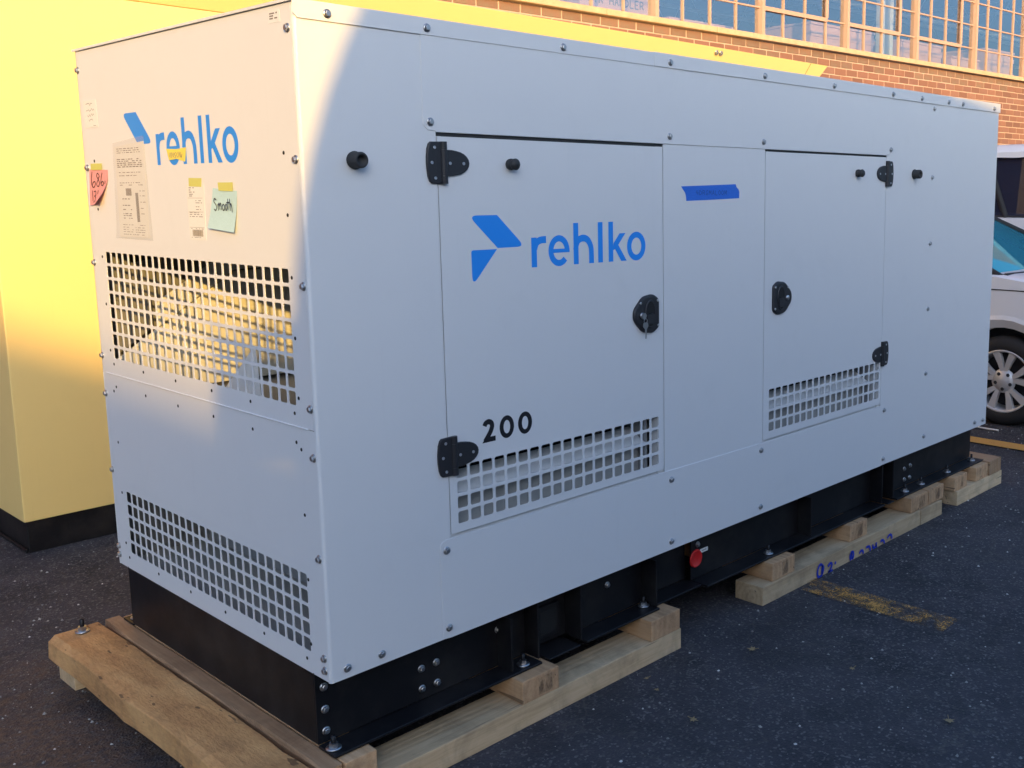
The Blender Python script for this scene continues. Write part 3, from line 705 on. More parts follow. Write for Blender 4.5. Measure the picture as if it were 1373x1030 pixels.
# ------------------------------------------------------------------ timbers under it
def timber(name, mat, x0, x1, y0, y1, z0, z1, label, group, jit=.0015, bevel=.0025, rough=0, seed=0):
    rg = random.Random(seed); lx, ly = x1 - x0, y1 - y0
    longx = lx > ly; n = 26 if longx else 22
    mb = MB(); v = []; L = lx if longx else ly; W_ = ly if longx else lx; H = z1 - z0
    nw, nh = 5, 3
    bm = bmesh.new(); bmesh.ops.create_cube(bm, size=1)
    bmesh.ops.scale(bm, vec=(lx, ly, H), verts=bm.verts)
    bmesh.ops.translate(bm, vec=(0, 0, H / 2), verts=bm.verts)
    bmesh.ops.bevel(bm, geom=list(bm.edges), offset=bevel, segments=2, profile=.5, affect='EDGES')
    ax = 0 if longx else 1
    for k in range(1, n):
        co = [0, 0, 0]; co[ax] = -L / 2 + L * k / n; no = [0, 0, 0]; no[ax] = 1
        bmesh.ops.bisect_plane(bm, geom=bm.verts[:] + bm.edges[:] + bm.faces[:], plane_co=co, plane_no=no)
    oa = 1 - ax
    if rough:
        for k in range(1, 7):
            co = [0, 0, 0]; co[oa] = -W_ / 2 + W_ * k / 7; no = [0, 0, 0]; no[oa] = 1
            bmesh.ops.bisect_plane(bm, geom=bm.verts[:] + bm.edges[:] + bm.faces[:], plane_co=co, plane_no=no)
    from mathutils import noise as MN
    for p in bm.verts:
        q = Vector((p.co.x * 4 + seed * 7.3, p.co.y * 4, p.co.z * 4)); d = MN.noise_vector(q) * jit + MN.noise_vector(q * 5) * (jit * .4)
        if rough:
            s = p.co[oa] / (W_ / 2)
            edge = MN.noise(Vector((p.co[ax] * 3.1 + 5, seed, s * 2))) * rough + MN.noise(Vector((p.co[ax] * 11, seed, 2))) * rough * .35
            p.co[oa] += edge * abs(s) ; p.co.z += MN.noise(q * 2.3) * .003 * (p.co.z / H)
            if s < -.75 and p.co.z > H * .6:      # wane along the outer arris
                wn_ = max(0, MN.noise(Vector((p.co[ax] * 2.3 + 1.7, 3.1, 0))) + .15) * .045
                p.co.z -= wn_ * .8; p.co[oa] += wn_ * .25
        p.co += Vector((d.x * (.5 if longx else 1), d.y * (1 if longx else .5), d.z if p.co.z > .01 and p.co.z < H - .0 else d.z * .3))
    me = bpy.data.meshes.new(name); bm.to_mesh(me); bm.free(); me.materials.append(MT[mat])
    o = link(name, me, None, ((x0 + x1) / 2, (y0 + y1) / 2, z0)); tag(o, label, 'timber', group); return o
B = 'timber beams lying on the ground'; Cg = 'cross timbers under the skid'
timber('timber_beam', 'wood', -.215, 1.364, -.046, .094, 0, .078, 'pale pine beam on the ground under the near left corner of the generator', B, seed=1)
bm2 = timber('timber_beam', 'wood', 1.867, 3.20, -.048, .092, 0, .078, 'pale pine beam with blue hand-painted figures on its face', B, seed=2)
timber('timber_beam', 'wood', 3.204, 3.431, -.050, .092, 0, .077, 'short pine offcut butted against the beam with blue figures', B, seed=3)
timber('timber_beam', 'wood', 3.613, 4.18, -.046, .094, 0, .078, 'short brown pine beam under the far right corner of the generator', B, seed=4)
timber('timber_beam', 'wood', -.205, 1.36, 1.295, 1.435, 0, .078, 'pine beam whose end shows under the far end of the rough plank', B, seed=5)
timber('timber_beam', 'wood', 1.87, 4.17, 1.30, 1.44, 0, .078, 'pine beam along the hidden rear side of the generator', B, seed=6)
timber('rough_plank', 'rough', -.232, -.066, -.14, 1.445, .0795, .158, 'thick rough-sawn oak plank with a bark edge, in front of the end panel', Cg, .003, .004, .010, 7)
timber('cross_timber', 'woody', -.050, .0055, -.026, 1.455, .0795, .1545, 'smooth pale timber between the rough plank and the black base', Cg, .002, .003, .004, 8)
cts = [(.0095, .104, -.036, 'brown timber end under the near corner of the base, beside the flange bolt'),
       (.611, .763, -.046, 'first brown timber end right of the corner, dark ink stain on it'),
       (1.203, 1.356, -.048, 'timber end with curved grain above the right end of the left beam'),
       (1.943, 2.104, -.040, 'orange timber end above the left end of the beam with blue figures'),
       (2.558, 2.71, -.030, 'timber end in the middle of the beam with blue figures'),
       (3.118, 3.296, -.038, 'stamped timber end beside the pine offcut joint'),
       (3.305, 3.470, -.037, 'timber end on top of the short pine offcut'),
       (3.602, 3.752, -.034, 'timber end on the left of the far right beam'),
       (3.858, 4.010, -.036, 'timber end with a split under the far right flange corner'),
       (4.014, 4.168, -.044, 'pale end timber past the far right end of the base')]
blocks = []
for i, (a, b, y0, lab) in enumerate(cts):
    y1 = 1.43 + .012 * math.sin(i * 2.1)
    blocks.append(timber('cross_timber', 'woody', a, b, y0, y1, .0795, .1550 if i < 9 else .160, lab, Cg, .0015, .0025, 0, 20 + i))
# ink stamps burnt into some block ends (on the block, thin printed sheets)
def stampmat():
    t = NT('ink_stamp'); v = t.coord(); a = t.ramp(t.noise(t.coord((1, 1, .35)), 55, 6, .75, .6), [(.42, (0, 0, 0)), (.72, (1, 1, 1))])
    return t.set(Base_Color=(.03, .028, .026, 1), Roughness=.8, Alpha=t.math('MULTIPLY', a, .8))
MT['stamp'] = stampmat()
for i, (f0, f1) in ((1, (.42, .80)), (3, (.40, .68)), (4, (.42, .72)), (5, (.44, .80)), (6, (.40, .75)), (7, (.5, .65)), (8, (.3, .42))):
    bx = blocks[i]; a, b, y0, _ = cts[i]; w = b - a; yy = y0 - (y0 + (1.43 + .012 * math.sin(i * 2.1))) / 2
    mb = MB(); mb.add([(-w / 2 + w * f0, yy - .0028, .010), (-w / 2 + w * f1, yy - .0028, .010), (-w / 2 + w * f1, yy - .0028, .066), (-w / 2 + w * f0, yy - .0028, .066)], [(0, 1, 2, 3)])
    mb.obj('ink_stamp', 'stamp', bx)
# blue figures on the beam, cut off by its lower arris
mb = MB(); mapb = lambda u, v, d: (u - (1.867 + 3.20) / 2, -.0735 - d, v)
for pth in ([(2.296, .052), (2.283, .058), (2.268, .046), (2.262, .022), (2.270, .006), (2.290, .004), (2.306, .020), (2.308, .040), (2.296, .052)],
            [(2.300, .050), (2.298, .030), (2.296, .012)], [(2.345, .030), (2.358, .040), (2.374, .038), (2.376, .026), (2.362, .010), (2.352, .003), (2.385, .004)],
            [(2.535, .006), (2.530, .026), (2.540, .042), (2.556, .038), (2.558, .020), (2.548, .006)], [(2.540, .038), (2.545, .010)],
            [(2.610, .016), (2.622, .026), (2.640, .022), (2.645, .006)], [(2.668, .030), (2.700, .026), (2.708, .004)], [(2.730, .028), (2.735, .010), (2.765, .014)], [(2.760, .030), (2.764, .003)],
            [(2.800, .022), (2.818, .026), (2.832, .018), (2.838, .004)], [(2.865, .022), (2.885, .034), (2.905, .026), (2.908, .008)], [(2.40, .034), (2.41, .028)]):
    ribbon(smooth_path(pth, 5), .0125, mb, 0, mapb)
mb.obj('painted_figures', 'bluepaint', bm2, recalc=False)
# the two plank bolts
for x, y, lab in ((-.135, 1.395, 'threaded bolt with washer standing in the end of the rough plank'), (4.10, .30, 'black threaded bolt standing in the far right end timber')):
    o = link('plank_bolt', STUD, None, (x, y, .1585 if x < 0 else .161), None, (1.1, 1.1, 1.25)); tag(o, lab, 'bolt', 'bolts standing in the timbers')

# ------------------------------------------------------------------ notes, tapes and labels stuck on the panels
def scribble(mb, paths, w, d, mapf, mi=0):
    for k, p in enumerate(paths): ribbon(smooth_path(p, 5), w, mb, d + k * .00012, mapf, mi)
def sheet(outline, mapf, d=.0008, mb=None, mi=0, th=.0004):
    mb = mb or MB(); n = len(outline)
    v = [mapf(u, w, d) for u, w in outline] + [mapf(u, w, d - th) for u, w in outline]
    mb.add(v, [tuple(range(n)), tuple(range(n, 2 * n))] + [(i, (i + 1) % n, n + (i + 1) % n, n + i) for i in range(n)], mi); return mb
E0 = EM(0); F0 = FM(0)
def lines(mb, u0, u1, rows, d, mapf, rg, h=.0018, mi=0):
    """illegible fine print: rows of short dashes"""
    for v in rows:
        u = u0
        while (u - u1) * (1 if u1 < u0 else -1) > 0:
            l = rg.uniform(.006, .026); s = -1 if u1 < u0 else 1; e = u + s * l
            if (e - u1) * s > 0: break
            mb.add([mapf(u, v, d), mapf(e, v, d), mapf(e, v + h, d), mapf(u, v + h, d)], [(0, 1, 2, 3)], mi)
            u = e + s * rg.uniform(.003, .012 if rg.random() < .8 else .05)
# blue masking tape
t_ = tag(sheet([(1.423, 1.680), (1.734, 1.689), (1.741, 1.677), (1.752, 1.670), (1.757, 1.660), (1.756, 1.637), (1.62, 1.633), (1.451, 1.629), (1.449, 1.645), (1.444, 1.658), (1.436, 1.666), (1.430, 1.672)], F0).obj('masking_tape', 'bluetape', None), 'strip of blue masking tape with faint handwriting on the centre panel', 'tape')
mb = MB(); m_ = F0
def caps(txt, u, v, w, h, mb, d, mapf, sw, gap):
    G = {'H': [[(0, 0), (0, 1)], [(1, 0), (1, 1)], [(0, .5), (1, .5)]], 'Y': [[(0, 1), (.5, .5)], [(1, 1), (.5, .5), (.5, 0)]], 'D': [[(0, 0), (0, 1), (.8, .8), (1, .5), (.8, .2), (0, 0)]],
         'R': [[(0, 0), (0, 1), (.8, .95), (.9, .7), (.7, .5), (0, .45)], [(.5, .47), (1, 0)]], 'O': [[(.5, 1), (.05, .7), (.05, .3), (.5, 0), (.95, .3), (.95, .7), (.5, 1)]],
         'G': [[(1, .85), (.5, 1), (.05, .6), (.2, .1), (.7, 0), (1, .3), (.6, .45)]], 'A': [[(0, 0), (.5, 1), (1, 0)], [(.2, .4), (.8, .4)]], 'N': [[(0, 0), (0, 1), (1, 0), (1, 1)]], 'M': [[(0, 0), (.1, 1), (.5, .3), (.9, 1), (1, 0)]],
         'L': [[(0, 1), (0, 0), (1, 0)]], 'E': [[(1, 1), (0, 1), (0, 0), (1, 0)], [(0, .5), (.8, .5)]], 'P': [[(0, 0), (0, 1), (.9, .85), (.9, .6), (0, .45)]], 'I': [[(.5, 0), (.5, 1)]], '4': [[(.1, 1), (0, .45), (1, .45)], [(.7, 1), (.7, 0)]],
         'U': [[(0, 1), (.05, .2), (.5, 0), (.95, .2), (1, 1)]], 'S': [[(.95, .85), (.5, 1), (.1, .8), (.5, .5), (.9, .25), (.5, 0), (.05, .15)]], 'T': [[(0, 1), (1, 1)], [(.5, 1), (.5, 0)]]}
    for ch in txt:
        for k, p in enumerate(G.get(ch, [])):
            for a, b in zip(p[:-1], p[1:]): ribbon([(u + a[0] * w, v + a[1] * h), (u + b[0] * w, v + b[1] * h)], sw, mb, d + k * .0001, mapf)
        u += w * (1 if w > 0 else 1) + gap
caps('4DRGMALOOM', 1.505, 1.6495, .0125, .0165, mb, .0012, F0, .0014, .0055)
MT['tapeink'] = simple('faint_ink_on_tape', (.012, .03, .14, 1), .6)
mb.obj('handwriting', 'tapeink', t_, recalc=False)
# square pale note, top left
t_ = tag(sheet([(1.357, 1.956), (1.250, 1.956), (1.247, 1.871), (1.353, 1.869)], E0).obj('paper_note', 'paper', None), 'small white handwritten note near the upper left edge of the end panel', 'note')
mb = MB(); rg = random.Random(5)
for k, (u0, u1, v) in enumerate(((1.335, 1.275, 1.944), (1.335, 1.268, 1.926), (1.328, 1.270, 1.909), (1.318, 1.28, 1.893), (1.285, 1.262, 1.878))):
    p = []; u = u0
    while u > u1: p.append((u, v + rg.uniform(-.004, .004))); u -= .0055
    ribbon(smooth_path(p, 3), .0016, mb, .0012, E0)
mb.obj('handwriting', 'print', t_, recalc=False)
# small label, top right
t_ = tag(sheet([(.118, 2.1045), (.064, 2.1035), (.061, 2.0735), (.120, 2.0745)], E0).obj('paper_label', 'label', None), 'small white printed label in the upper right corner of the end panel', 'label')
mb = MB(); lines(mb, .112, .068, (2.095, 2.089, 2.083), .0012, E0, random.Random(2), .0032); mb.obj('fine_print', 'print', t_, recalc=False)
# shipping pouch
t_ = empty('document_pouch', (0, 1.02, 1.52)); tag(t_, 'clear plastic pouch with a folded shipping form taped below the arrow logo', 'pouch')
P0 = lambda u, v, d: (-d, u - 1.02, v - 1.52)
pp = MB(); sheet([(1.131, 1.803), (.909, 1.815), (.921, 1.524), (1.141, 1.521)], P0, .0012, pp); pp = pp.obj('shipping_form', 'paper', t_)
pm = MB(); rg = random.Random(9)
lines(pm, 1.115, .93, [1.795 - k * .0062 for k in range(3)], .0017, P0, rg, .0022)
lines(pm, 1.118, .925, [1.762 - k * .0058 for k in range(5)], .0017, P0, rg, .0028)
lines(pm, 1.11, .93, [1.722, 1.712, 1.690, 1.683], .0017, P0, rg, .0020)
lines(pm, 1.10, 1.03, [1.64, 1.62, 1.607, 1.594, 1.588, 1.58], .0017, P0, rg, .0026)
lines(pm, .965, .925, [1.665, 1.650, 1.631, 1.612, 1.595], .0017, P0, rg, .0018)
lines(pm, 1.11, .93, [1.560, 1.552, 1.545, 1.538, 1.530], .0017, P0, rg, .0016)
for u0, u1, v0, v1 in ((1.068, 1.026, 1.652, 1.672), (.998, .977, 1.571, 1.660)):
    k = v0
    while k < v1: pm.add([P0(u0, k, .0018), P0(u1, k, .0018), P0(u1, k + .0024, .0018), P0(u0, k + .0024, .0018)], [(0, 1, 2, 3)]); k += .0032
pm.obj('fine_print', 'print', t_, recalc=False)
fm = MB(); nu, nv = 10, 14; gr = []; rg = random.Random(4); crn = [(1.140, 1.815), (.905, 1.831), (.891, 1.516), (1.163, 1.518)]
for j in range(nv + 1):
    for i in range(nu + 1):
        s, t = i / nu, j / nv
        u = (crn[0][0] * (1 - s) + crn[1][0] * s) * (1 - t) + (crn[3][0] * (1 - s) + crn[2][0] * s) * t
        v = (crn[0][1] * (1 - s) + crn[1][1] * s) * (1 - t) + (crn[3][1] * (1 - s) + crn[2][1] * s) * t
        gr.append(P0(u, v, .0026 + rg.uniform(0, .0022) * (0 if i in (0, nu) else 1) + (.004 * max(0, t - .85) * 6 if i == 0 else 0)))
fm.add(gr, [(j * (nu + 1) + i, j * (nu + 1) + i + 1, (j + 1) * (nu + 1) + i + 1, (j + 1) * (nu + 1) + i) for j in range(nv) for i in range(nu)], 0, True)
fm.obj('plastic_film', 'film', t_, recalc=False)
# pink note with a curled corner
t_ = empty('sticky_note', (0, 1.28, 1.62)); tag(t_, 'pink note reading 686 with a curled corner on the left edge of the end panel', 'note')
Q0 = lambda u, v, d: (-d, u - 1.28, v - 1.62)
mb = MB(); N = 14; g = []
cr = [(1.352, 1.737), (1.199, 1.733), (1.212, 1.619), (1.360, 1.619)]
def pk(s, t):
    u = (cr[0][0] * (1 - s) + cr[1][0] * s) * (1 - t) + (cr[3][0] * (1 - s) + cr[2][0] * s) * t
    v = (cr[0][1] * (1 - s) + cr[1][1] * s) * (1 - t) + (cr[3][1] * (1 - s) + cr[2][1] * s) * t
    k = max(0, s * .75 + t - 1.02); return u + k * .05, v + k * .012, .0012 + .004 * t + k * k * .045
for j in range(N + 1):
    for i in range(N + 1): g.append(Q0(*pk(i / N, j / N)))
mb.add(g, [(j * (N + 1) + i, j * (N + 1) + i + 1, (j + 1) * (N + 1) + i + 1, (j + 1) * (N + 1) + i) for j in range(N) for i in range(N)], 0, True)
mb.obj('note_paper', 'pinkpaper', t_, recalc=False)
mb = MB()
def pst(path):
    sp = smooth_path(path, 5); out = []
    for i, (s, t) in enumerate(sp):
        a = sp[max(i - 1, 0)]; b = sp[min(i + 1, len(sp) - 1)]; tx, ty = b[0] - a[0], b[1] - a[1]; l = math.hypot(tx, ty) or 1
        for sg in (1, -1):
            u, v, d = pk(s - ty / l * .014 * sg, t + tx / l * .014 * sg); out.append(Q0(u, v, d + .0012))
    mb.add(out, [(2 * i, 2 * i + 2, 2 * i + 3, 2 * i + 1) for i in range(len(sp) - 1)])
pst([(.17, .06), (.13, .25), (.14, .42), (.24, .50), (.34, .42), (.33, .34), (.22, .36), (.17, .46)])
pst([(.56, .16), (.47, .10), (.42, .18), (.52, .28), (.58, .38), (.50, .47), (.42, .40), (.50, .27), (.57, .17)])
pst([(.72, .08), (.66, .24), (.66, .40), (.74, .44), (.80, .36), (.73, .32), (.67, .38)]); pst([(.88, .30), (.87, .40)])
pst([(.18, .58), (.20, .88)]); pst([(.26, .62), (.36, .60), (.36, .70), (.29, .74), (.37, .78), (.36, .88), (.25, .92)]); pst([(.50, .57), (.47, .68)])
mb.obj('handwriting', 'marker', t_, recalc=False)
sheet([(1.330, 1.755), (1.238, 1.7545), (1.242, 1.7335), (1.333, 1.7345)], Q0, .0034).obj('tape_strip', 'greentape', t_)
# white packing label
t_ = tag(sheet([(.643, 1.684), (.533, 1.684), (.539, 1.527), (.641, 1.526)], E0).obj('packing_label', 'paper', None), 'tall white packing label with a barcode taped below the end logo', 'label')
mb = MB(); rg = random.Random(12)
lines(mb, .628, .590, [1.673, 1.667, 1.661, 1.655, 1.650], .0012, E0, rg, .0022)
lines(mb, .590, .545, [1.637, 1.631, 1.620, 1.612], .0012, E0, rg, .0018); lines(mb, .632, .545, [1.603, 1.598, 1.592], .0012, E0, rg, .0018)
lines(mb, .630, .548, [1.558, 1.533], .0012, E0, rg, .0014)
for v in (1.645, 1.606, 1.562): mb.add([E0(.636, v, .0012), E0(.545, v, .0012), E0(.545, v + .0008, .0012), E0(.636, v + .0008, .0012)], [(0, 1, 2, 3)])
u = .622
while u > .556: w = rg.choice((.0012, .0018, .003)); mb.add([E0(u, 1.537, .0013), E0(u - w, 1.537, .0013), E0(u - w, 1.556, .0013), E0(u, 1.556, .0013)], [(0, 1, 2, 3)]); u -= w + rg.choice((.0012, .002))
mb.obj('fine_print', 'print', t_, recalc=False)
tp = sheet([(.623, 1.702), (.543, 1.7005), (.547, 1.6765), (.625, 1.6785)], E0, .0016).obj('tape_strip', 'greentape', t_)
# pale blue note
t_ = empty('paper_note', (0, .42, 1.56)); tag(t_, 'pale blue note reading Smooth taped to the end panel', 'note')
S0 = lambda u, v, d: (-d, u - .42, v - 1.56)
mb = MB(); N = 8; g = []
cr2 = [(.478, 1.673), (.339, 1.665), (.351, 1.554), (.505, 1.563)]
for j in range(N + 1):
    for i in range(N + 1):
        s, t = i / N, j / N
        u = (cr2[0][0] * (1 - s) + cr2[1][0] * s) * (1 - t) + (cr2[3][0] * (1 - s) + cr2[2][0] * s) * t
        v = (cr2[0][1] * (1 - s) + cr2[1][1] * s) * (1 - t) + (cr2[3][1] * (1 - s) + cr2[2][1] * s) * t
        g.append(S0(u, v, .0012 + .010 * t * t))
mb.add(g, [(j * (N + 1) + i, j * (N + 1) + i + 1, (j + 1) * (N + 1) + i + 1, (j + 1) * (N + 1) + i) for j in range(N) for i in range(N)], 0, True)
mb.obj('note_paper', 'bluepaper', t_, recalc=False)
mb = MB()
def hw(paths, u0, v0, sx, sy, mb, d, mapf, w):
    for k, p in enumerate(paths):
        q = [(u0 - a * sx, v0 + b * sy) for a, b in p]; ribbon(smooth_path(q, 5), w, mb, d + k * .0002, mapf)
hw([[(.62, 1.35), (.25, 1.5), (.05, 1.15), (.45, .75), (.6, .35), (.3, 0), (0, .2)],
    [(.95, .85), (1.0, 0)], [(1.0, .55), (1.25, .95), (1.38, .1)], [(1.38, .6), (1.6, .95), (1.75, .1)],
    [(2.2, .8), (1.95, .55), (2.1, .05), (2.4, .2), (2.4, .65), (2.2, .8)], [(2.85, .85), (2.6, .5), (2.75, .05), (3.0, .3), (2.95, .75), (2.8, .8)],
    [(3.25, 1.5), (3.22, .1)], [(2.95, 1.0), (3.6, 1.05)], [(3.7, 1.5), (3.72, 0)], [(3.72, .5), (3.95, .9), (4.1, .5), (4.15, -.2)]], .469, 1.612, .0262, .0215, mb, .0058, S0, .0031)
mb.obj('handwriting', 'marker', t_, recalc=False)
sheet([(.443, 1.688), (.357, 1.688), (.361, 1.664), (.441, 1.666)], S0, .0032).obj('tape_strip', 'greentape', t_)
# yellow scrap on the logo
t_ = tag(sheet([(.755, 1.787), (.690, 1.7845), (.626, 1.788), (.631, 1.765), (.637, 1.748), (.690, 1.757), (.741, 1.754)], E0, .0016).obj('yellow_scrap', 'yellowpaper', None), 'torn yellow paper scrap with scribble stuck over the end logo letters', 'note')
mb = MB(); hw([[(0, .2), (.3, .9), (.5, .1), (.8, .9), (1.1, .2)], [(1.3, .9), (1.35, .1)], [(2.0, .9), (1.6, .6), (2.0, .3), (1.6, .05)], [(2.6, .9), (2.3, .5), (2.6, .1)], [(2.9, .1), (3.1, .9), (3.4, .1)], [(3.6, .9), (3.65, .1), (4.0, .6)]], .735, 1.7585, .0215, .019, mb, .0021, E0, .0022)
mb.obj('handwriting', 'print', t_, recalc=False)
# key hanging in the left latch
k_ = empty('key', (1.206, -.018, 1.243)); tag(k_, 'silver key hanging from the lock of the left latch', 'key')
mb = MB(); mb.cyl((0, 0, 0), 1, .011, -.004, 16); mb.box(-.0015, .0015, -.0035, .006, -.004, .004); mb.obj('key_bow', 'zinc', k_)
mb = MB(); mb.tube([(.008 * math.sin(R(a)) + .006, -.004, -.017 + .008 * math.cos(R(a))) for a in range(0, 361, 30)], .0011, 6); mb.obj('key_ring', 'zinc', k_)
mb = MB(); mb.prism(rnd_poly([(-.006, -.022), (.016, -.022), (.018, -.036), (.010, -.046), (.0095, -.078), (.004, -.078), (.0030, -.046), (-.007, -.036)], [.006] * 3 + [.003, .001, .001, .003, .006]), 1, -.0055, -.0035); mb.obj('key_blade', 'zinc', k_)
# folded paper inside the upper grille
mb = MB(); mb.add([(.10, .80, 1.00), (.13, .64, 1.00), (.20, .70, 1.19), (.16, .60, 1.02)], [(0, 1, 2), (1, 3, 2)]); tag(mb.obj('paper_scrap', 'label', None), 'folded white paper lying behind the upper grille', 'paper')

# ------------------------------------------------------------------ yellow generator behind
yg = tag(empty('yellow_enclosure', (.143, 2.906, 0)), 'pale yellow enclosure on a black base behind the grey generator', 'enclosure')
LY = 5.2
mb = MB(); mb.box(0, LY, 0, .95, .152, 2.5615); mb.obj('body', 'yellow', yg, .006, 2)
mb = MB(); mb.box(.012, LY - .012, .012, .94, 0, .1515); mb.box(.0, .010, .02, .93, .0, .02); mb.box(.9, 1.0, .002, .0115, .0, .148); mb.obj('base', 'black', yg, .003, 1)
mb = MB(); mb.add([(0, -.002, 2.5625), (6.40, -.002, 2.5625), (6.52, -.115, 2.775), (-.06, -.115, 2.775), (0, .95, 2.5625), (6.40, .95, 2.5625), (6.52, 1.0, 2.775), (-.06, 1.0, 2.775)],
              [(0, 1, 2, 3), (1, 5, 6, 2), (4, 7, 6, 5), (0, 3, 7, 4), (3, 2, 6, 7), (0, 4, 5, 1)])
yr = mb.obj('roof_cornice', 'yellow', yg, .004, 2)
mb = MB(); mb.add([(6.205, -.004, 2.566), (6.211, -.004, 2.566), (6.251, -.1165, 2.773), (6.245, -.1165, 2.773)], [(0, 1, 2, 3)]); mb.obj('cornice_seam', 'hole', yr)
for dx in (0, .055):
    o = link('bolt', BOLT, yr, (4.95 + dx, -.098, 2.738), (R(90 + 28), 0, 0), (1.6, 1.6, 1.6))
mb = MB(); mb.box(.0, .004, .0, .0, 2.5, 2.5)
for x in (1.7, 3.45): box('panel_seam', 'hole', yg, x, x + .004, -.0008, .0, .2, 2.52)
o = link('bolt', BOLT, yg, (.42, .0115, .125), (R(90), 0, 0))

# ------------------------------------------------------------------ brick factory behind
az = R(-4.186)
fac = tag(empty('brick_factory', (-.83, 4.309, 0), az), 'red brick factory wall with a long row of steel windows', 'building')
SB, ST = 3.113, 3.172            # sill bottom and top
U0, U1 = -4.0, 24.0; ZT = 6.2; WT = 4.60
BL, BH = .203, .0755
box('wall', 'mortar', fac, U0, U1, .005, .30, 0, SB - .001)
box('upper_wall', 'brick', fac, U0, U1, .0, .30, WT + .05, ZT)
random.seed(21)
BR = []
for k in range(3):
    mb = MB(); j = lambda: random.uniform(-.0012, .0012)
    l2, h2 = (BL - .014) / 2, (BH - .012) / 2
    mb.box(-l2 + j(), l2 + j(), 0, .04, -h2 + j(), h2 + j()); BR.append((mb.data('brick', 'brick', .003, 1), mb.data('brick', 'brickst', .003, 1)))
stuff = MB(); nb = 0
for c in range(int(SB / BH) + 1):
    zc = SB - .004 - BH * (c + .5)
    if zc < 0: break
    off = (BL / 2 if c % 2 else 0) + random.uniform(-.006, .006)
    nbr = int((U1 - U0) / BL)
    for i in range(nbr):
        u = U0 + off + BL * (i + .5)
        vis = (3.9 < u < 13.4) and (zc > (2.99 if u < 8.85 else 2.80 if u < 12.3 else 2.23)) and nb < 300
        yj = random.uniform(-.0025, .0015)
        if vis:
            me = random.choice(BR)[1 if c == 0 or (c == 1 and random.random() < .4) else 0]
            link('brick', me, fac, (u, yj, zc), (0, random.uniform(-.004, .004), random.uniform(-.006, .006))); nb += 1
        else:
            l2, h2 = (BL - .014) / 2, (BH - .012) / 2; stuff.box(u - l2, u + l2, yj, .03, zc - h2, zc + h2)
o = stuff.obj('brickwork', 'brick', fac, recalc=False); o['kind'] = 'stuff'
sl = MB(); u = U0; rg = random.Random(8)
while u < U1:
    w = rg.uniform(1.3, 1.5); b = min(u + w, U1); sl.prism([(-.055, SB), (-.055, ST - .010), (.06, ST), (.30, ST), (.30, SB)], 0, u + .002, b - .002); u = b
sl.obj('window_sill', 'sill', fac, .004, 1)
edges = [2.13, 3.57, 5.01, 6.45, 7.89, 9.29, 10.66, 12.01, 13.36, 14.70]
rowz = [ST + .004, 3.445, 3.725, 4.005, 4.285, WT]
for bi, (a, b) in enumerate(zip(edges[:-1], edges[1:])):
    w = empty('window'); w.parent = fac; w.location = (a, .10, ST)
    box('mullion', 'winframe', w, -.022, .022, -.045, .05, .001, WT - ST)
    n = 4; pw = (b - a) / n
    for i in range(1, n): box('glazing_bar', 'winframe', w, i * pw - .008, i * pw + .008, -.012, .02, .001, WT - ST - .001)
    for j, z in enumerate(rowz):
        h = .020 if j in (0, 5) else .007
        box('glazing_bar', 'winframe', w, .0225, b - a - .0225, -.0105, .0185, z - ST - (h if j else .002), z - ST + (h if j < 5 else 0))
    # pivoting ventilator: heavier frame round the middle lights
    if bi % 2 == 0 or bi == 5:
        zz = rowz[1] - ST; x0 = .0 * pw + .03; x1 = 3 * pw
        vb = MB(); vb.box(x0, x1, -.026, -.0125, zz - .02, zz + .02); vb.box(x1 - .022, x1 + .016, -.026, -.0125, zz + .0205, rowz[3] - ST); vb.obj('ventilator_frame', 'winframe', w)
    for i in range(n):
        for j in range(5):
            box('pane', 'pane', w, i * pw + .004, (i + 1) * pw - .004, .002, .006, rowz[j] - ST + .004, rowz[j + 1] - ST - .004)
# the room behind
for nm, m, a in (('room_floor', 'room', (U0, U1, .31, 14, 1.9, 2.0)), ('room_back', 'room', (U0, U1, 14, 14.2, 2.0, ZT)), ('room_ceiling', 'room', (U0, U1, .31, 14, ZT - .1, ZT)), ('room_side', 'room', (U0, U0 + .1, .31, 14, 2.0, ZT - .1)), ('room_side', 'room', (U1 - .1, U1, .31, 14, 2.0, ZT - .1))):
    box(nm, m, fac, *a)
for u in (6.2, 8.9, 11.6, 14.3, 17.0, 19.6):
    tr = MB()
    for y0 in (2.2,):
        tr.tube([(u, .4, 4.75), (u, 13.5, 4.75)], .025, 6); tr.tube([(u, .4, 5.45), (u, 13.5, 5.45)], .025, 6)
        for k in range(14):
            y = .5 + k * .93; tr.tube([(u, y, 4.75), (u, y + .46, 5.45), (u, y + .93, 4.75)], .016, 5)
    tr.obj('roof_truss', 'whitepaint', fac)
for y, z in ((2.4, 4.35), (3.6, 4.6), (5.0, 4.5)): MB().tube([(U0 + .2, y, z), (U1 - .2, y, z)], .03, 6).obj('pipe', 'whitepaint', fac)
for u, w in ((11.34, .05), (11.52, .075)): box('steel_column', 'whitepaint', fac, u - w / 2, u + w / 2, 1.0, 1.1, 2.0, 5.4)
MB().tube([(12.81, 1.0, 2.0), (12.81, 1.0, 5.4)], .018, 8).obj('pipe', 'whitepaint', fac)
FX = Matrix.Translation((-.83, 4.309, 0)) @ Matrix.Rotation(az, 4, 'Z')
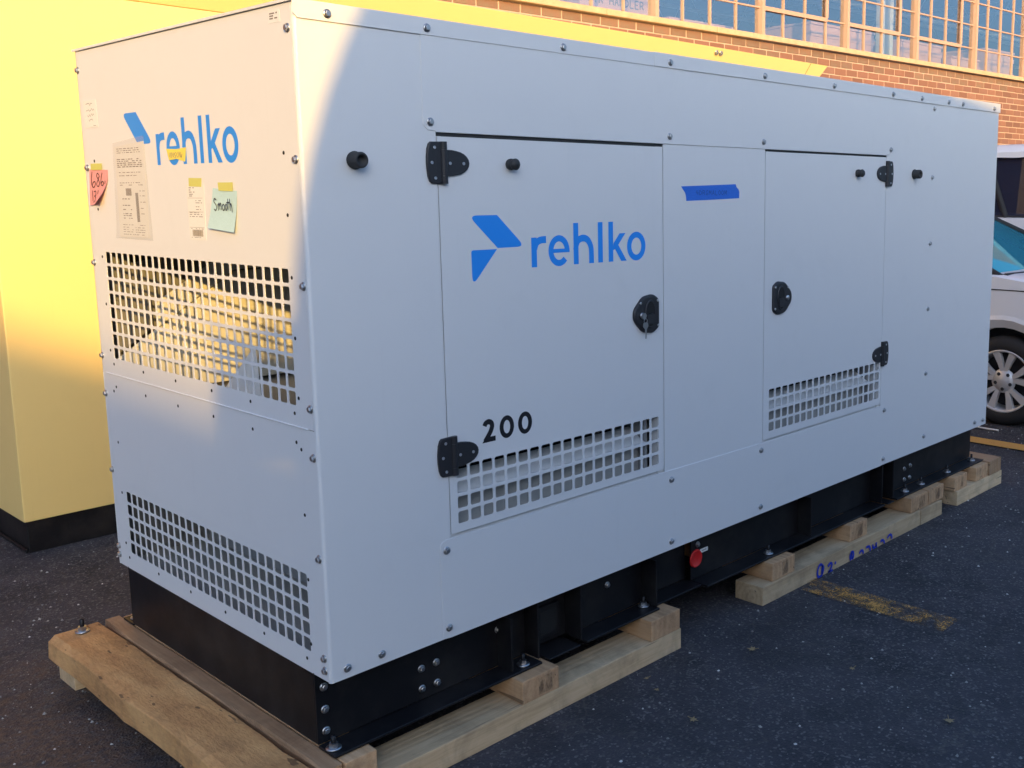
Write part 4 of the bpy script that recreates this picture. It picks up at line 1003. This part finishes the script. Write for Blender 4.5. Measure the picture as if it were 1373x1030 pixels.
def carton(u0, u1, y0, y1, z1, label, mat='carton', slats=3, z0=2.0):
    t = empty('carton'); t.matrix_world = FX @ Matrix.Translation(((u0 + u1) / 2, (y0 + y1) / 2, z0)); tag(t, label, 'carton', 'cartons stacked behind the factory windows')
    w, d = (u1 - u0) / 2, (y1 - y0) / 2; h = z1 - z0
    box('box_body', mat, t, -w, w, -d, d, 0, h, .012)
    mb = MB()
    for k in range(slats): z = h - .10 - k * .22; mb.box(-w - .003, w + .003, -d - .012, -d - .002, z - .03, z + .03)
    mb.obj('band', mat, t)
    box('lid_flap', mat, t, -w - .012, w + .012, -d - .014, d + .014, h + .001, h + .03, .004)
    return t, w, d, h
carton(9.84, 11.13, 1.0, 1.8, 3.61, 'large salmon crate behind the window left of the white columns')
carton(11.75, 12.75, 1.0, 1.9, 3.60, 'salmon crate behind the window right of the white columns')
carton(12.85, 13.6, .9, 1.7, 3.48, 'lower salmon crate right of the thin white pipe')
carton(13.95, 14.8, 1.0, 1.8, 3.70, 'tall salmon crate behind the rightmost visible window')
carton(7.42, 8.35, .9, 1.6, 3.37, 'long low pinkish crate behind the window above the yellow roof')
t_, w, d, h = carton(6.35, 7.28, 1.0, 1.7, 3.80, 'printed carton behind the window, lettered air handler', slats=0)
mb = MB(); mp = lambda u, v, dd: (u, -d - .003 - dd, v)
caps('AIR HANDLER', -.36, h - .36, .045, .075, mb, 0, mp, .014, .021); caps('APPAR L GE', -.36, h - .49, .045, .075, mb, 0, mp, .014, .021)
mb.obj('lettering', 'print', t_, recalc=False)
carton(5.0, 6.1, .9, 1.7, 3.30, 'low carton behind the leftmost visible window')

# ------------------------------------------------------------------ vehicles
def wheel(parent, x, y, r, w, sgn, rim_r):
    """wheel whose outer face looks along sgn*X"""
    wh = empty('wheel'); wh.parent = parent; wh.location = (x, y, r)
    prof = [(rim_r, -.004), (rim_r + .012, .002), (r - .035, .004), (r - .008, -.018), (r, -.045), (r, -w + .04), (r - .02, -w + .01), (rim_r, -w)]
    MB().lathe([(a, b * sgn * 1.0) for a, b in prof], (0, 0, 0), 0, 48).obj('tyre', 'tyre', wh)
    mb = MB()
    mb.lathe([(rim_r + .002, -.012 * sgn), (rim_r, 0), (rim_r - .014, -.004 * sgn), (rim_r - .022, -.05 * sgn), (rim_r - .03, -.14 * sgn)], (0, 0, 0), 0, 48)
    mb.lathe([(0, -.012 * sgn), (.03, -.012 * sgn), (.045, -.02 * sgn), (.085, -.024 * sgn), (.088, -.04 * sgn)], (0, 0, 0), 0, 32)
    for k in range(5):
        for s in (-1, 1):
            a0 = 72 * k + s * 9 + 20; a1 = 72 * k + s * 17 + 20
            def pt(rr, a, da, dd): a = R(a); px, py = rr * math.cos(a), rr * math.sin(a); return (dd * sgn, px - da * math.sin(a), py + da * math.cos(a))
            v = []
            for rr, aa, hw_, dd in ((.075, a0, .015, -.022), (.13, (a0 + a1) / 2, .019, -.016), (rim_r - .008, a1, .027, -.008)):
                v += [pt(rr, aa, hw_, dd), pt(rr, aa, -hw_, dd), pt(rr, aa, -hw_ * 1.1, dd - .03), pt(rr, aa, hw_ * 1.1, dd - .03)]
            mb.add(v, [(q * 4 + i, q * 4 + (i + 1) % 4, q * 4 + 4 + (i + 1) % 4, q * 4 + 4 + i) for q in range(2) for i in range(4)])
    mb.obj('rim', 'silver', wh)
    MB().cyl((-.12 * sgn, 0, 0), 0, rim_r - .03, .01, 32).obj('brake_drum', 'dark', wh)
    for k in range(5):
        a = R(72 * k + 56); MB().cyl((-.022 * sgn - .004, .058 * math.cos(a), .058 * math.sin(a)), 0, .013, .012, 10).obj('lug_nut', 'dark', wh)
    return wh
def arch(yc, zc, r, a0=0, a1=180, n=18):
    return [(yc + r * math.cos(R(a)), zc + r * math.sin(R(a))) for a in [a0 + (a1 - a0) * k / n for k in range(n + 1)]]
def loft(sections, caps=True):
    n = len(sections[0]); mb = MB(); v = [p for s in sections for p in s]
    mb.add(v, [(k * n + i, k * n + (i + 1) % n, (k + 1) * n + (i + 1) % n, (k + 1) * n + i) for k in range(len(sections) - 1) for i in range(n)], 0, True)
    if caps: mb.add(v, [tuple(range(n)), tuple(range(len(v) - n, len(v)))])
    return mb
def vehicle(name, label, cat, group, X0, W, low, wheels, wr, rr, green, hood_z, belts, ws, sidewin, glassmat):
    """low: (y,z) outline of the body side incl. arches; green: greenhouse outline at belt and roof"""
    t = empty(name, (X0, 0, 0)); tag(t, label, cat, group)
    # lower body with rounded shoulders: stations across X
    secs = []
    cy = sum(p[0] for p in low) / len(low)
    for x, s, dz in ((.03, .90, 0), (.0, .975, 0), (.012, .99, .004), (.05, 1, .012), (.16, 1.0, .022), (W / 2, 1.004, .03), (W - .16, 1.0, .022), (W - .05, 1, .012), (W - .012, .99, .004), (W, .975, 0), (W - .03, .90, 0)):
        secs.append([(x, cy + (p[0] - cy) * s if p[1] > .3 else p[0], p[1] + (dz if p[1] > hood_z - .3 else 0)) for p in low])
    body = loft(secs[1:-1]).obj('body', 'carpaint', t, recalc=True)
    for wy in wheels:
        for sgn, wx in ((-1, .012), (1, W - .012)):
            wheel(t, wx, wy, wr, .20, sgn, rr)
            f = MB()
            for ra, rb, xa, xb in ((wr + .155, wr + .125, -.012, -.020), (wr + .125, wr + .065, -.020, .014), (wr + .065, wr + .06, .014, .16)):
                A = arch(wy, wr, ra, -4, 184); Bq = arch(wy, wr, rb, -4, 184); n = len(A)
                xo = (lambda q: q) if sgn < 0 else (lambda q: W - q)
                f.add([(xo(xa), p[0], p[1]) for p in A] + [(xo(xb), p[0], p[1]) for p in Bq], [(i, i + 1, n + i + 1, n + i) for i in range(n - 1)], 0, True)
            f.obj('wheel_arch', 'carpaint', t, recalc=False)
            A = arch(wy, wr, wr + .07, -8, 188)
            g = MB(); g.prism(A, 0, *((.17, .30) if sgn < 0 else (W - .30, W - .17))); g.obj('wheel_well', 'tyre', t)
    # greenhouse: (y0b, y1b, zb) at the belt, (y0t, y1t, zt) at the roof; i inset at the roof
    y0b, y1b, zb, y0t, y1t, zt, ins = green
    bi = .06
    cb = [(bi, y0b, zb), (W - bi, y0b, zb), (W - bi, y1b, zb), (bi, y1b, zb)]
    ct = [(bi + ins, y0t, zt - .06), (W - bi - ins, y0t, zt - .06), (W - bi - ins, y1t, zt - .06), (bi + ins, y1t, zt - .06)]
    Vb, Vt = [Vector(p) for p in cb], [Vector(p) for p in ct]
    # pillars as tubes, roof as lofted slab
    for k in range(4): MB().tube([Vb[k], Vb[k].lerp(Vt[k], .5) + Vector((0, 0, .01)), Vt[k]], .022 if k < 2 else .04, 10).obj('pillar', 'tyre' if k < 2 else 'carpaint', t)
    rs = []
    for x, z0, s in ((bi + ins - .055, -.05, .97), (bi + ins - .02, -.004, .99), (bi + ins + .12, .03, 1.0), (W / 2, .045, 1.0), (W - bi - ins - .12, .03, 1), (W - bi - ins + .02, -.004, .99), (W - bi - ins + .055, -.05, .97)):
        yc = (y0t + y1t) / 2; hl = (y1t - y0t) / 2 + .04
        rs.append([(x, yc + hl * s * q, zt - .05 + z0 * (1 if abs(q) < .9 else .2) + dz) for q, dz in ((-1, 0), (-.9, .02), (-.5, .03), (0, .035), (.5, .03), (.9, .02), (1, 0), (.9, -.02), (0, -.02), (-.9, -.02))])
    loft(rs).obj('roof', 'carpaint', t)
    def quad(name, a, b, c, d_, mat, sub=8, bow=0):
        mb = MB(); g = []
        for j in range(sub + 1):
            for i in range(sub + 1):
                s, q = i / sub, j / sub; p = a.lerp(b, s).lerp(d_.lerp(c, s), q)
                p = p + Vector((0, -bow * 4 * s * (1 - s), 0)); g.append(p)
        mb.add(g, [(j * (sub + 1) + i, j * (sub + 1) + i + 1, (j + 1) * (sub + 1) + i + 1, (j + 1) * (sub + 1) + i) for j in range(sub) for i in range(sub)], 0, True); return mb.obj(name, mat, t, recalc=False)
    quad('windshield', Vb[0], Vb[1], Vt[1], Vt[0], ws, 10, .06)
    quad('rear_window', Vb[3], Vb[2], Vt[2], Vt[3], 'tint', 4, -.06)
    for k0, k1 in ((3, 0), (1, 2)): quad('side_window', Vb[k0], Vb[k1], Vt[k1], Vt[k0], glassmat, 4)
    for q in sidewin:      # window posts
        for k0, k1 in ((0, 3), (1, 2)):
            MB().tube([Vb[k0].lerp(Vb[k1], q), Vt[k0].lerp(Vt[k1], q)], .03, 8).obj('pillar', 'tyre', t)
    for k0, k1 in ((0, 3), (1, 2)): MB().tube([Vb[k0] + Vector((0, 0, .012)), Vb[k1] + Vector((0, 0, .012))], .018, 8).obj('window_trim', 'tyre', t)
    MB().tube([Vb[0].lerp(Vb[1], s) + Vector((0, -.06 * 4 * s * (1 - s) - .015, .012)) for s in [q / 10 for q in range(11)]], .022, 8).obj('cowl', 'tyre', t)
    # cabin floor and seats
    fl = MB(); fl.box(.12, W - .12, y0b + .1, y1b - .1, .55, .60); fl.obj('cabin_floor', 'seat', t)
    for sy in (y0b + 1.05, y0b + 1.95):
        for sx in (W * .29, W * .71):
            s = MB(); s.prism(rnd_poly([(sx - .24, .6), (sx + .24, .6), (sx + .23, zb + .12), (sx + .15, zb + .22), (sx - .15, zb + .22), (sx - .23, zb + .12)], [0, 0, .05, .05, .05, .05]), 1, sy, sy + .12)
            s.prism(rnd_poly([(sx - .13, zb + .23), (sx + .13, zb + .23), (sx + .12, zb + .42), (sx - .12, zb + .42)], [.03, .03, .06, .06]), 1, sy + .01, sy + .10); s.obj('seat', 'seat', t, .015, 2)
    return t, Vb, Vt
def lowline(y0, y1, zs, wheels, wr, top):
    r = wr + .11
    pts = [(y0 + .03, zs), (y0, .45), (y0 + .01, .62)] + top + [(y1, .55), (y1 - .03, zs)]
    for wy in sorted(wheels, reverse=True): pts += [(wy + r + .001, zs)] + arch(wy, wr, r, 0 - 18, 198, 16) + [(wy - r - .001, zs)]
    return pts
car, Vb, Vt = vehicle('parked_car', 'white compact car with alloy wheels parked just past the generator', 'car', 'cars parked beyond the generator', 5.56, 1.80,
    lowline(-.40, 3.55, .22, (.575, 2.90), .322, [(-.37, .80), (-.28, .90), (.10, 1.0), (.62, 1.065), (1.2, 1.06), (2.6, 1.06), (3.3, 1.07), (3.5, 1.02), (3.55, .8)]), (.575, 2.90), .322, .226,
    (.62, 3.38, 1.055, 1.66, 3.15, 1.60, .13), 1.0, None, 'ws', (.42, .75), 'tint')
mb = MB(); mb.box(-.0035, .004, -.20, 3.2, .972, .979); mb.obj('crease_line', 'tyre', car)
for sx in (.10, 1.40): MB().box(sx, sx + .30, -.385, -.30, .74, .86).obj('headlight', 'lens', car, .03, 3)
MB().box(.5, 1.3, -.415, -.36, .50, .66).obj('grille', 'tyre', car, .02, 2)
MB().box(-.13, .02, .92, 1.05, 1.08, 1.22).obj('mirror', 'carpaint', car, .04, 3); MB().box(1.78, 1.93, .92, 1.05, 1.08, 1.22).obj('mirror', 'carpaint', car, .04, 3)
van, Vb2, Vt2 = vehicle('parked_van', 'tall white van with dark side windows behind the compact car', 'van', 'cars parked beyond the generator', 8.22, 1.98,
    lowline(-1.65, 3.25, .26, (-.70, 2.35), .36, [(-1.6, .95), (-1.4, 1.12), (-.75, 1.30), (-.2, 1.36), (.4, 1.40), (2.4, 1.40), (3.1, 1.40), (3.22, 1.1)]), (-.70, 2.35), .36, .23,
    (-.55, 3.18, 1.40, .35, 3.05, 2.10, .05), 1.3, None, 'tint', (.34, .62), 'tint')
for sx in (.08, 1.58): MB().box(sx, sx + .32, -1.64, -1.5, .90, 1.08).obj('headlight', 'lens', van, .03, 3)
MB().box(.5, 1.48, -1.66, -1.6, .6, .82).obj('grille', 'tyre', van, .02, 2)

# ------------------------------------------------------------------ leaves and small litter on the lot
def leaf(x, y, s, rz, label):
    pts = []; k = 0
    for a, r in ((-90, .25), (-60, .7), (-40, .45), (-10, 1.0), (12, .5), (35, .95), (60, .5), (90, 1.25), (120, .5), (145, .95), (168, .5), (190, 1.0), (220, .45), (240, .7)):
        pts.append((s * r * math.cos(R(a)), s * r * math.sin(R(a))))
    mb = MB(); n = len(pts); rg = random.Random(int(x * 1000))
    v = [(0, 0, .004)] + [(p[0], p[1], .003 + rg.uniform(0, .35) * s * abs(p[0] + p[1]) / s * .6) for p in pts]
    mb.add(v, [(0, 1 + i, 1 + (i + 1) % n) for i in range(n)]); mb.tube([(0, -s * .2, .005), (0, -s * 1.1, .010)], .0012, 5)
    o = mb.obj('dry_leaf', 'leaf', None, recalc=False); o.location = (x, y, .004); o.rotation_euler = (0, 0, rz); tag(o, label, 'leaf', 'dry leaves on the asphalt')
LV = [((.903, -.62), .022, 'dry leaf on the asphalt at the lower right edge of the picture')]
def leaves(lst):
    for x, y, s, rz, lab in lst: leaf(x, y, s, rz, lab)
leaves([(1.515, -.262, .020, .4, 'small tan leaf right of the left beam end'),
        (1.51, -1.04, .020, 2.2, 'tan leaf near the bottom right of the asphalt'),
        (1.62, -.62, .013, 1.2, 'tiny curled leaf below the worn yellow line'),
        (.99, -.42, .017, 3.4, 'brown leaf near the bottom middle of the picture'),
        (1.06, -.20, .012, 5.0, 'small brown leaf beside the left pine beam'),
        (1.10, -.12, .011, .9, 'smallest pale leaf against the left pine beam')])
# pale twig near the far line
mb = MB(); mb.tube([(5.385, .69, .012), (5.37, .60, .014), (5.38, .50, .011)], .007, 6); tag(mb.obj('twig', 'paper', None), 'pale twig on the asphalt between generator and car', 'twig')

# ------------------------------------------------------------------ shade blockers added out of view behind the viewer
def sunspace(w, al): return (w * math.cos(SUN_A) + al * math.sin(SUN_A), -w * math.sin(SUN_A) + al * math.cos(SUN_A))
RZ = -SUN_A
TW0, TW1, TR, TD = -.06, 3.50, 1.50, 5.2
x, y = sunspace((TW0 + TW1) / 2, -TD)
tk = tag(empty('tank_blocker', (x, y, 0), RZ), 'added tank-shaped shade blocker, unseen behind the viewer', 'tank')  # added to cast the curved shadow edge on the generator
hl = (TW1 - TW0) / 2; bD = .79; prof = [(0, -hl)]
for k in range(1, 15): a = R(90 * k / 14); prof.append((TR * math.sin(a), -hl + bD * (1 - math.cos(a))))
prof += [(r, -a) for r, a in prof[::-1]]
ZC = 1.10 + math.tan(SUN_E) * TD
MB().lathe(prof, (0, 0, ZC), 0, 64).obj('blocker_shell', 'tank', tk)
MB().cyl((-hl - .20, 0, ZC + .08), 0, .17, .5, 28).obj('blocker_stub', 'tank', tk); MB().cyl((-hl - .225, 0, ZC + .08), 0, .215, .025, 28).obj('blocker_stub_rim', 'tank', tk)  # stub added to push the shadow further across the end face
for s in (-.9, .9):
    mb = MB(); mb.prism([(-.85, 0), (.85, 0), (.85, ZC - .5)] + [(TR * .995 * math.cos(R(a)), ZC - TR * .995 * math.sin(R(-a)) * -1) for a in range(-35, -146, -10)] + [(-.85, ZC - .5)], 0, s - .09, s + .09); mb.obj('blocker_foot', 'black', tk)
x, y = sunspace(6.08, -8.2)
ct = tag(empty('container_blocker', (x, y, 0), RZ), 'added container-shaped shade blocker, unseen behind the viewer', 'shade blocker')  # added to shade the front below the roof's right end
ZCT = 2.54 + math.tan(SUN_E) * 7.0
MT['rust'] = painted('red_blocker_paint', (.20, .06, .04, 1), .6)
mb = MB(); L2 = 3.03; p = []
k = -L2
while k < L2: p += [(k, -1.2), (k + .09, -1.2), (k + .12, -1.165), (k + .21, -1.165)]; k += .24
mb.prism([(q[0], q[1]) for q in p] + [(L2, -1.2), (L2, 1.2), (-L2, 1.2)], 2, .15, ZCT - .10); mb.obj('corrugated_blocker', 'rust', ct)
fr = MB(); fr.box(-L2 - .02, L2 + .02, -1.22, 1.22, ZCT - .099, ZCT); fr.box(-L2 - .02, L2 + .02, -1.22, 1.22, .02, .149); fr.obj('frame', 'rust', ct)
x, y = sunspace(9.2, -10.5)
sh = tag(empty('shed_blocker', (x, y, 0), RZ), 'added shed-shaped shade blocker, unseen behind the viewer', 'shed')  # added to keep the parked van in shade
ZSH = 3.50 + math.tan(SUN_E) * 8.35
box('wall', 'tank', sh, -4.9, 4.5, -2, 2, 0, ZSH); mb = MB(); mb.prism([(-2.15, ZSH + .001), (2.15, ZSH + .001), (2.15, ZSH + .04), (0, ZSH + .15), (-2.15, ZSH + .04)], 0, -5.0, 4.6); mb.obj('roof', 'rust', sh); box('door', 'rust', sh, -1, 1, 2.001, 2.04, 0, 2.5)
# unseen gabled block added far off: its slope shapes the low, soft shadow line
tE = math.tan(SUN_E); GD = 26.0
hz = lambda w: 1.19 - .40 * (w + .51) + tE * GD          # height of its gable edge at lateral place w
x, y = sunspace(0, -GD)
lb = tag(empty('gable_blocker', (x, y, 0), RZ), 'added gabled shade blocker of brick, unseen far behind the viewer', 'warehouse')
wr_, wl_ = 4.2, -9.0; ze = hz(wr_); zp = hz(wl_); w2 = 2 * wl_ - wr_
mb = MB(); mb.prism([(w2, 0), (wr_, 0), (wr_, ze - .12), (wl_, zp - .12), (w2, ze - .12)], 1, -12, 0); mb.obj('wall', 'brick', lb)
mb = MB(); mb.prism([(w2 - .3, ze - .24), (w2, ze - .119), (wl_, zp - .119), (wr_, ze - .119), (wr_ + .3, ze - .24), (wr_ + .3, ze - .12), (wl_, zp), (w2 - .3, ze - .12)], 1, -12.3, .3); mb.obj('roof', 'tank', lb)
for k in range(6): box('window', 'tint', lb, w2 + 2 + k * 4.2, w2 + 4 + k * 4.2, .001, .03, 1.0, 2.4)
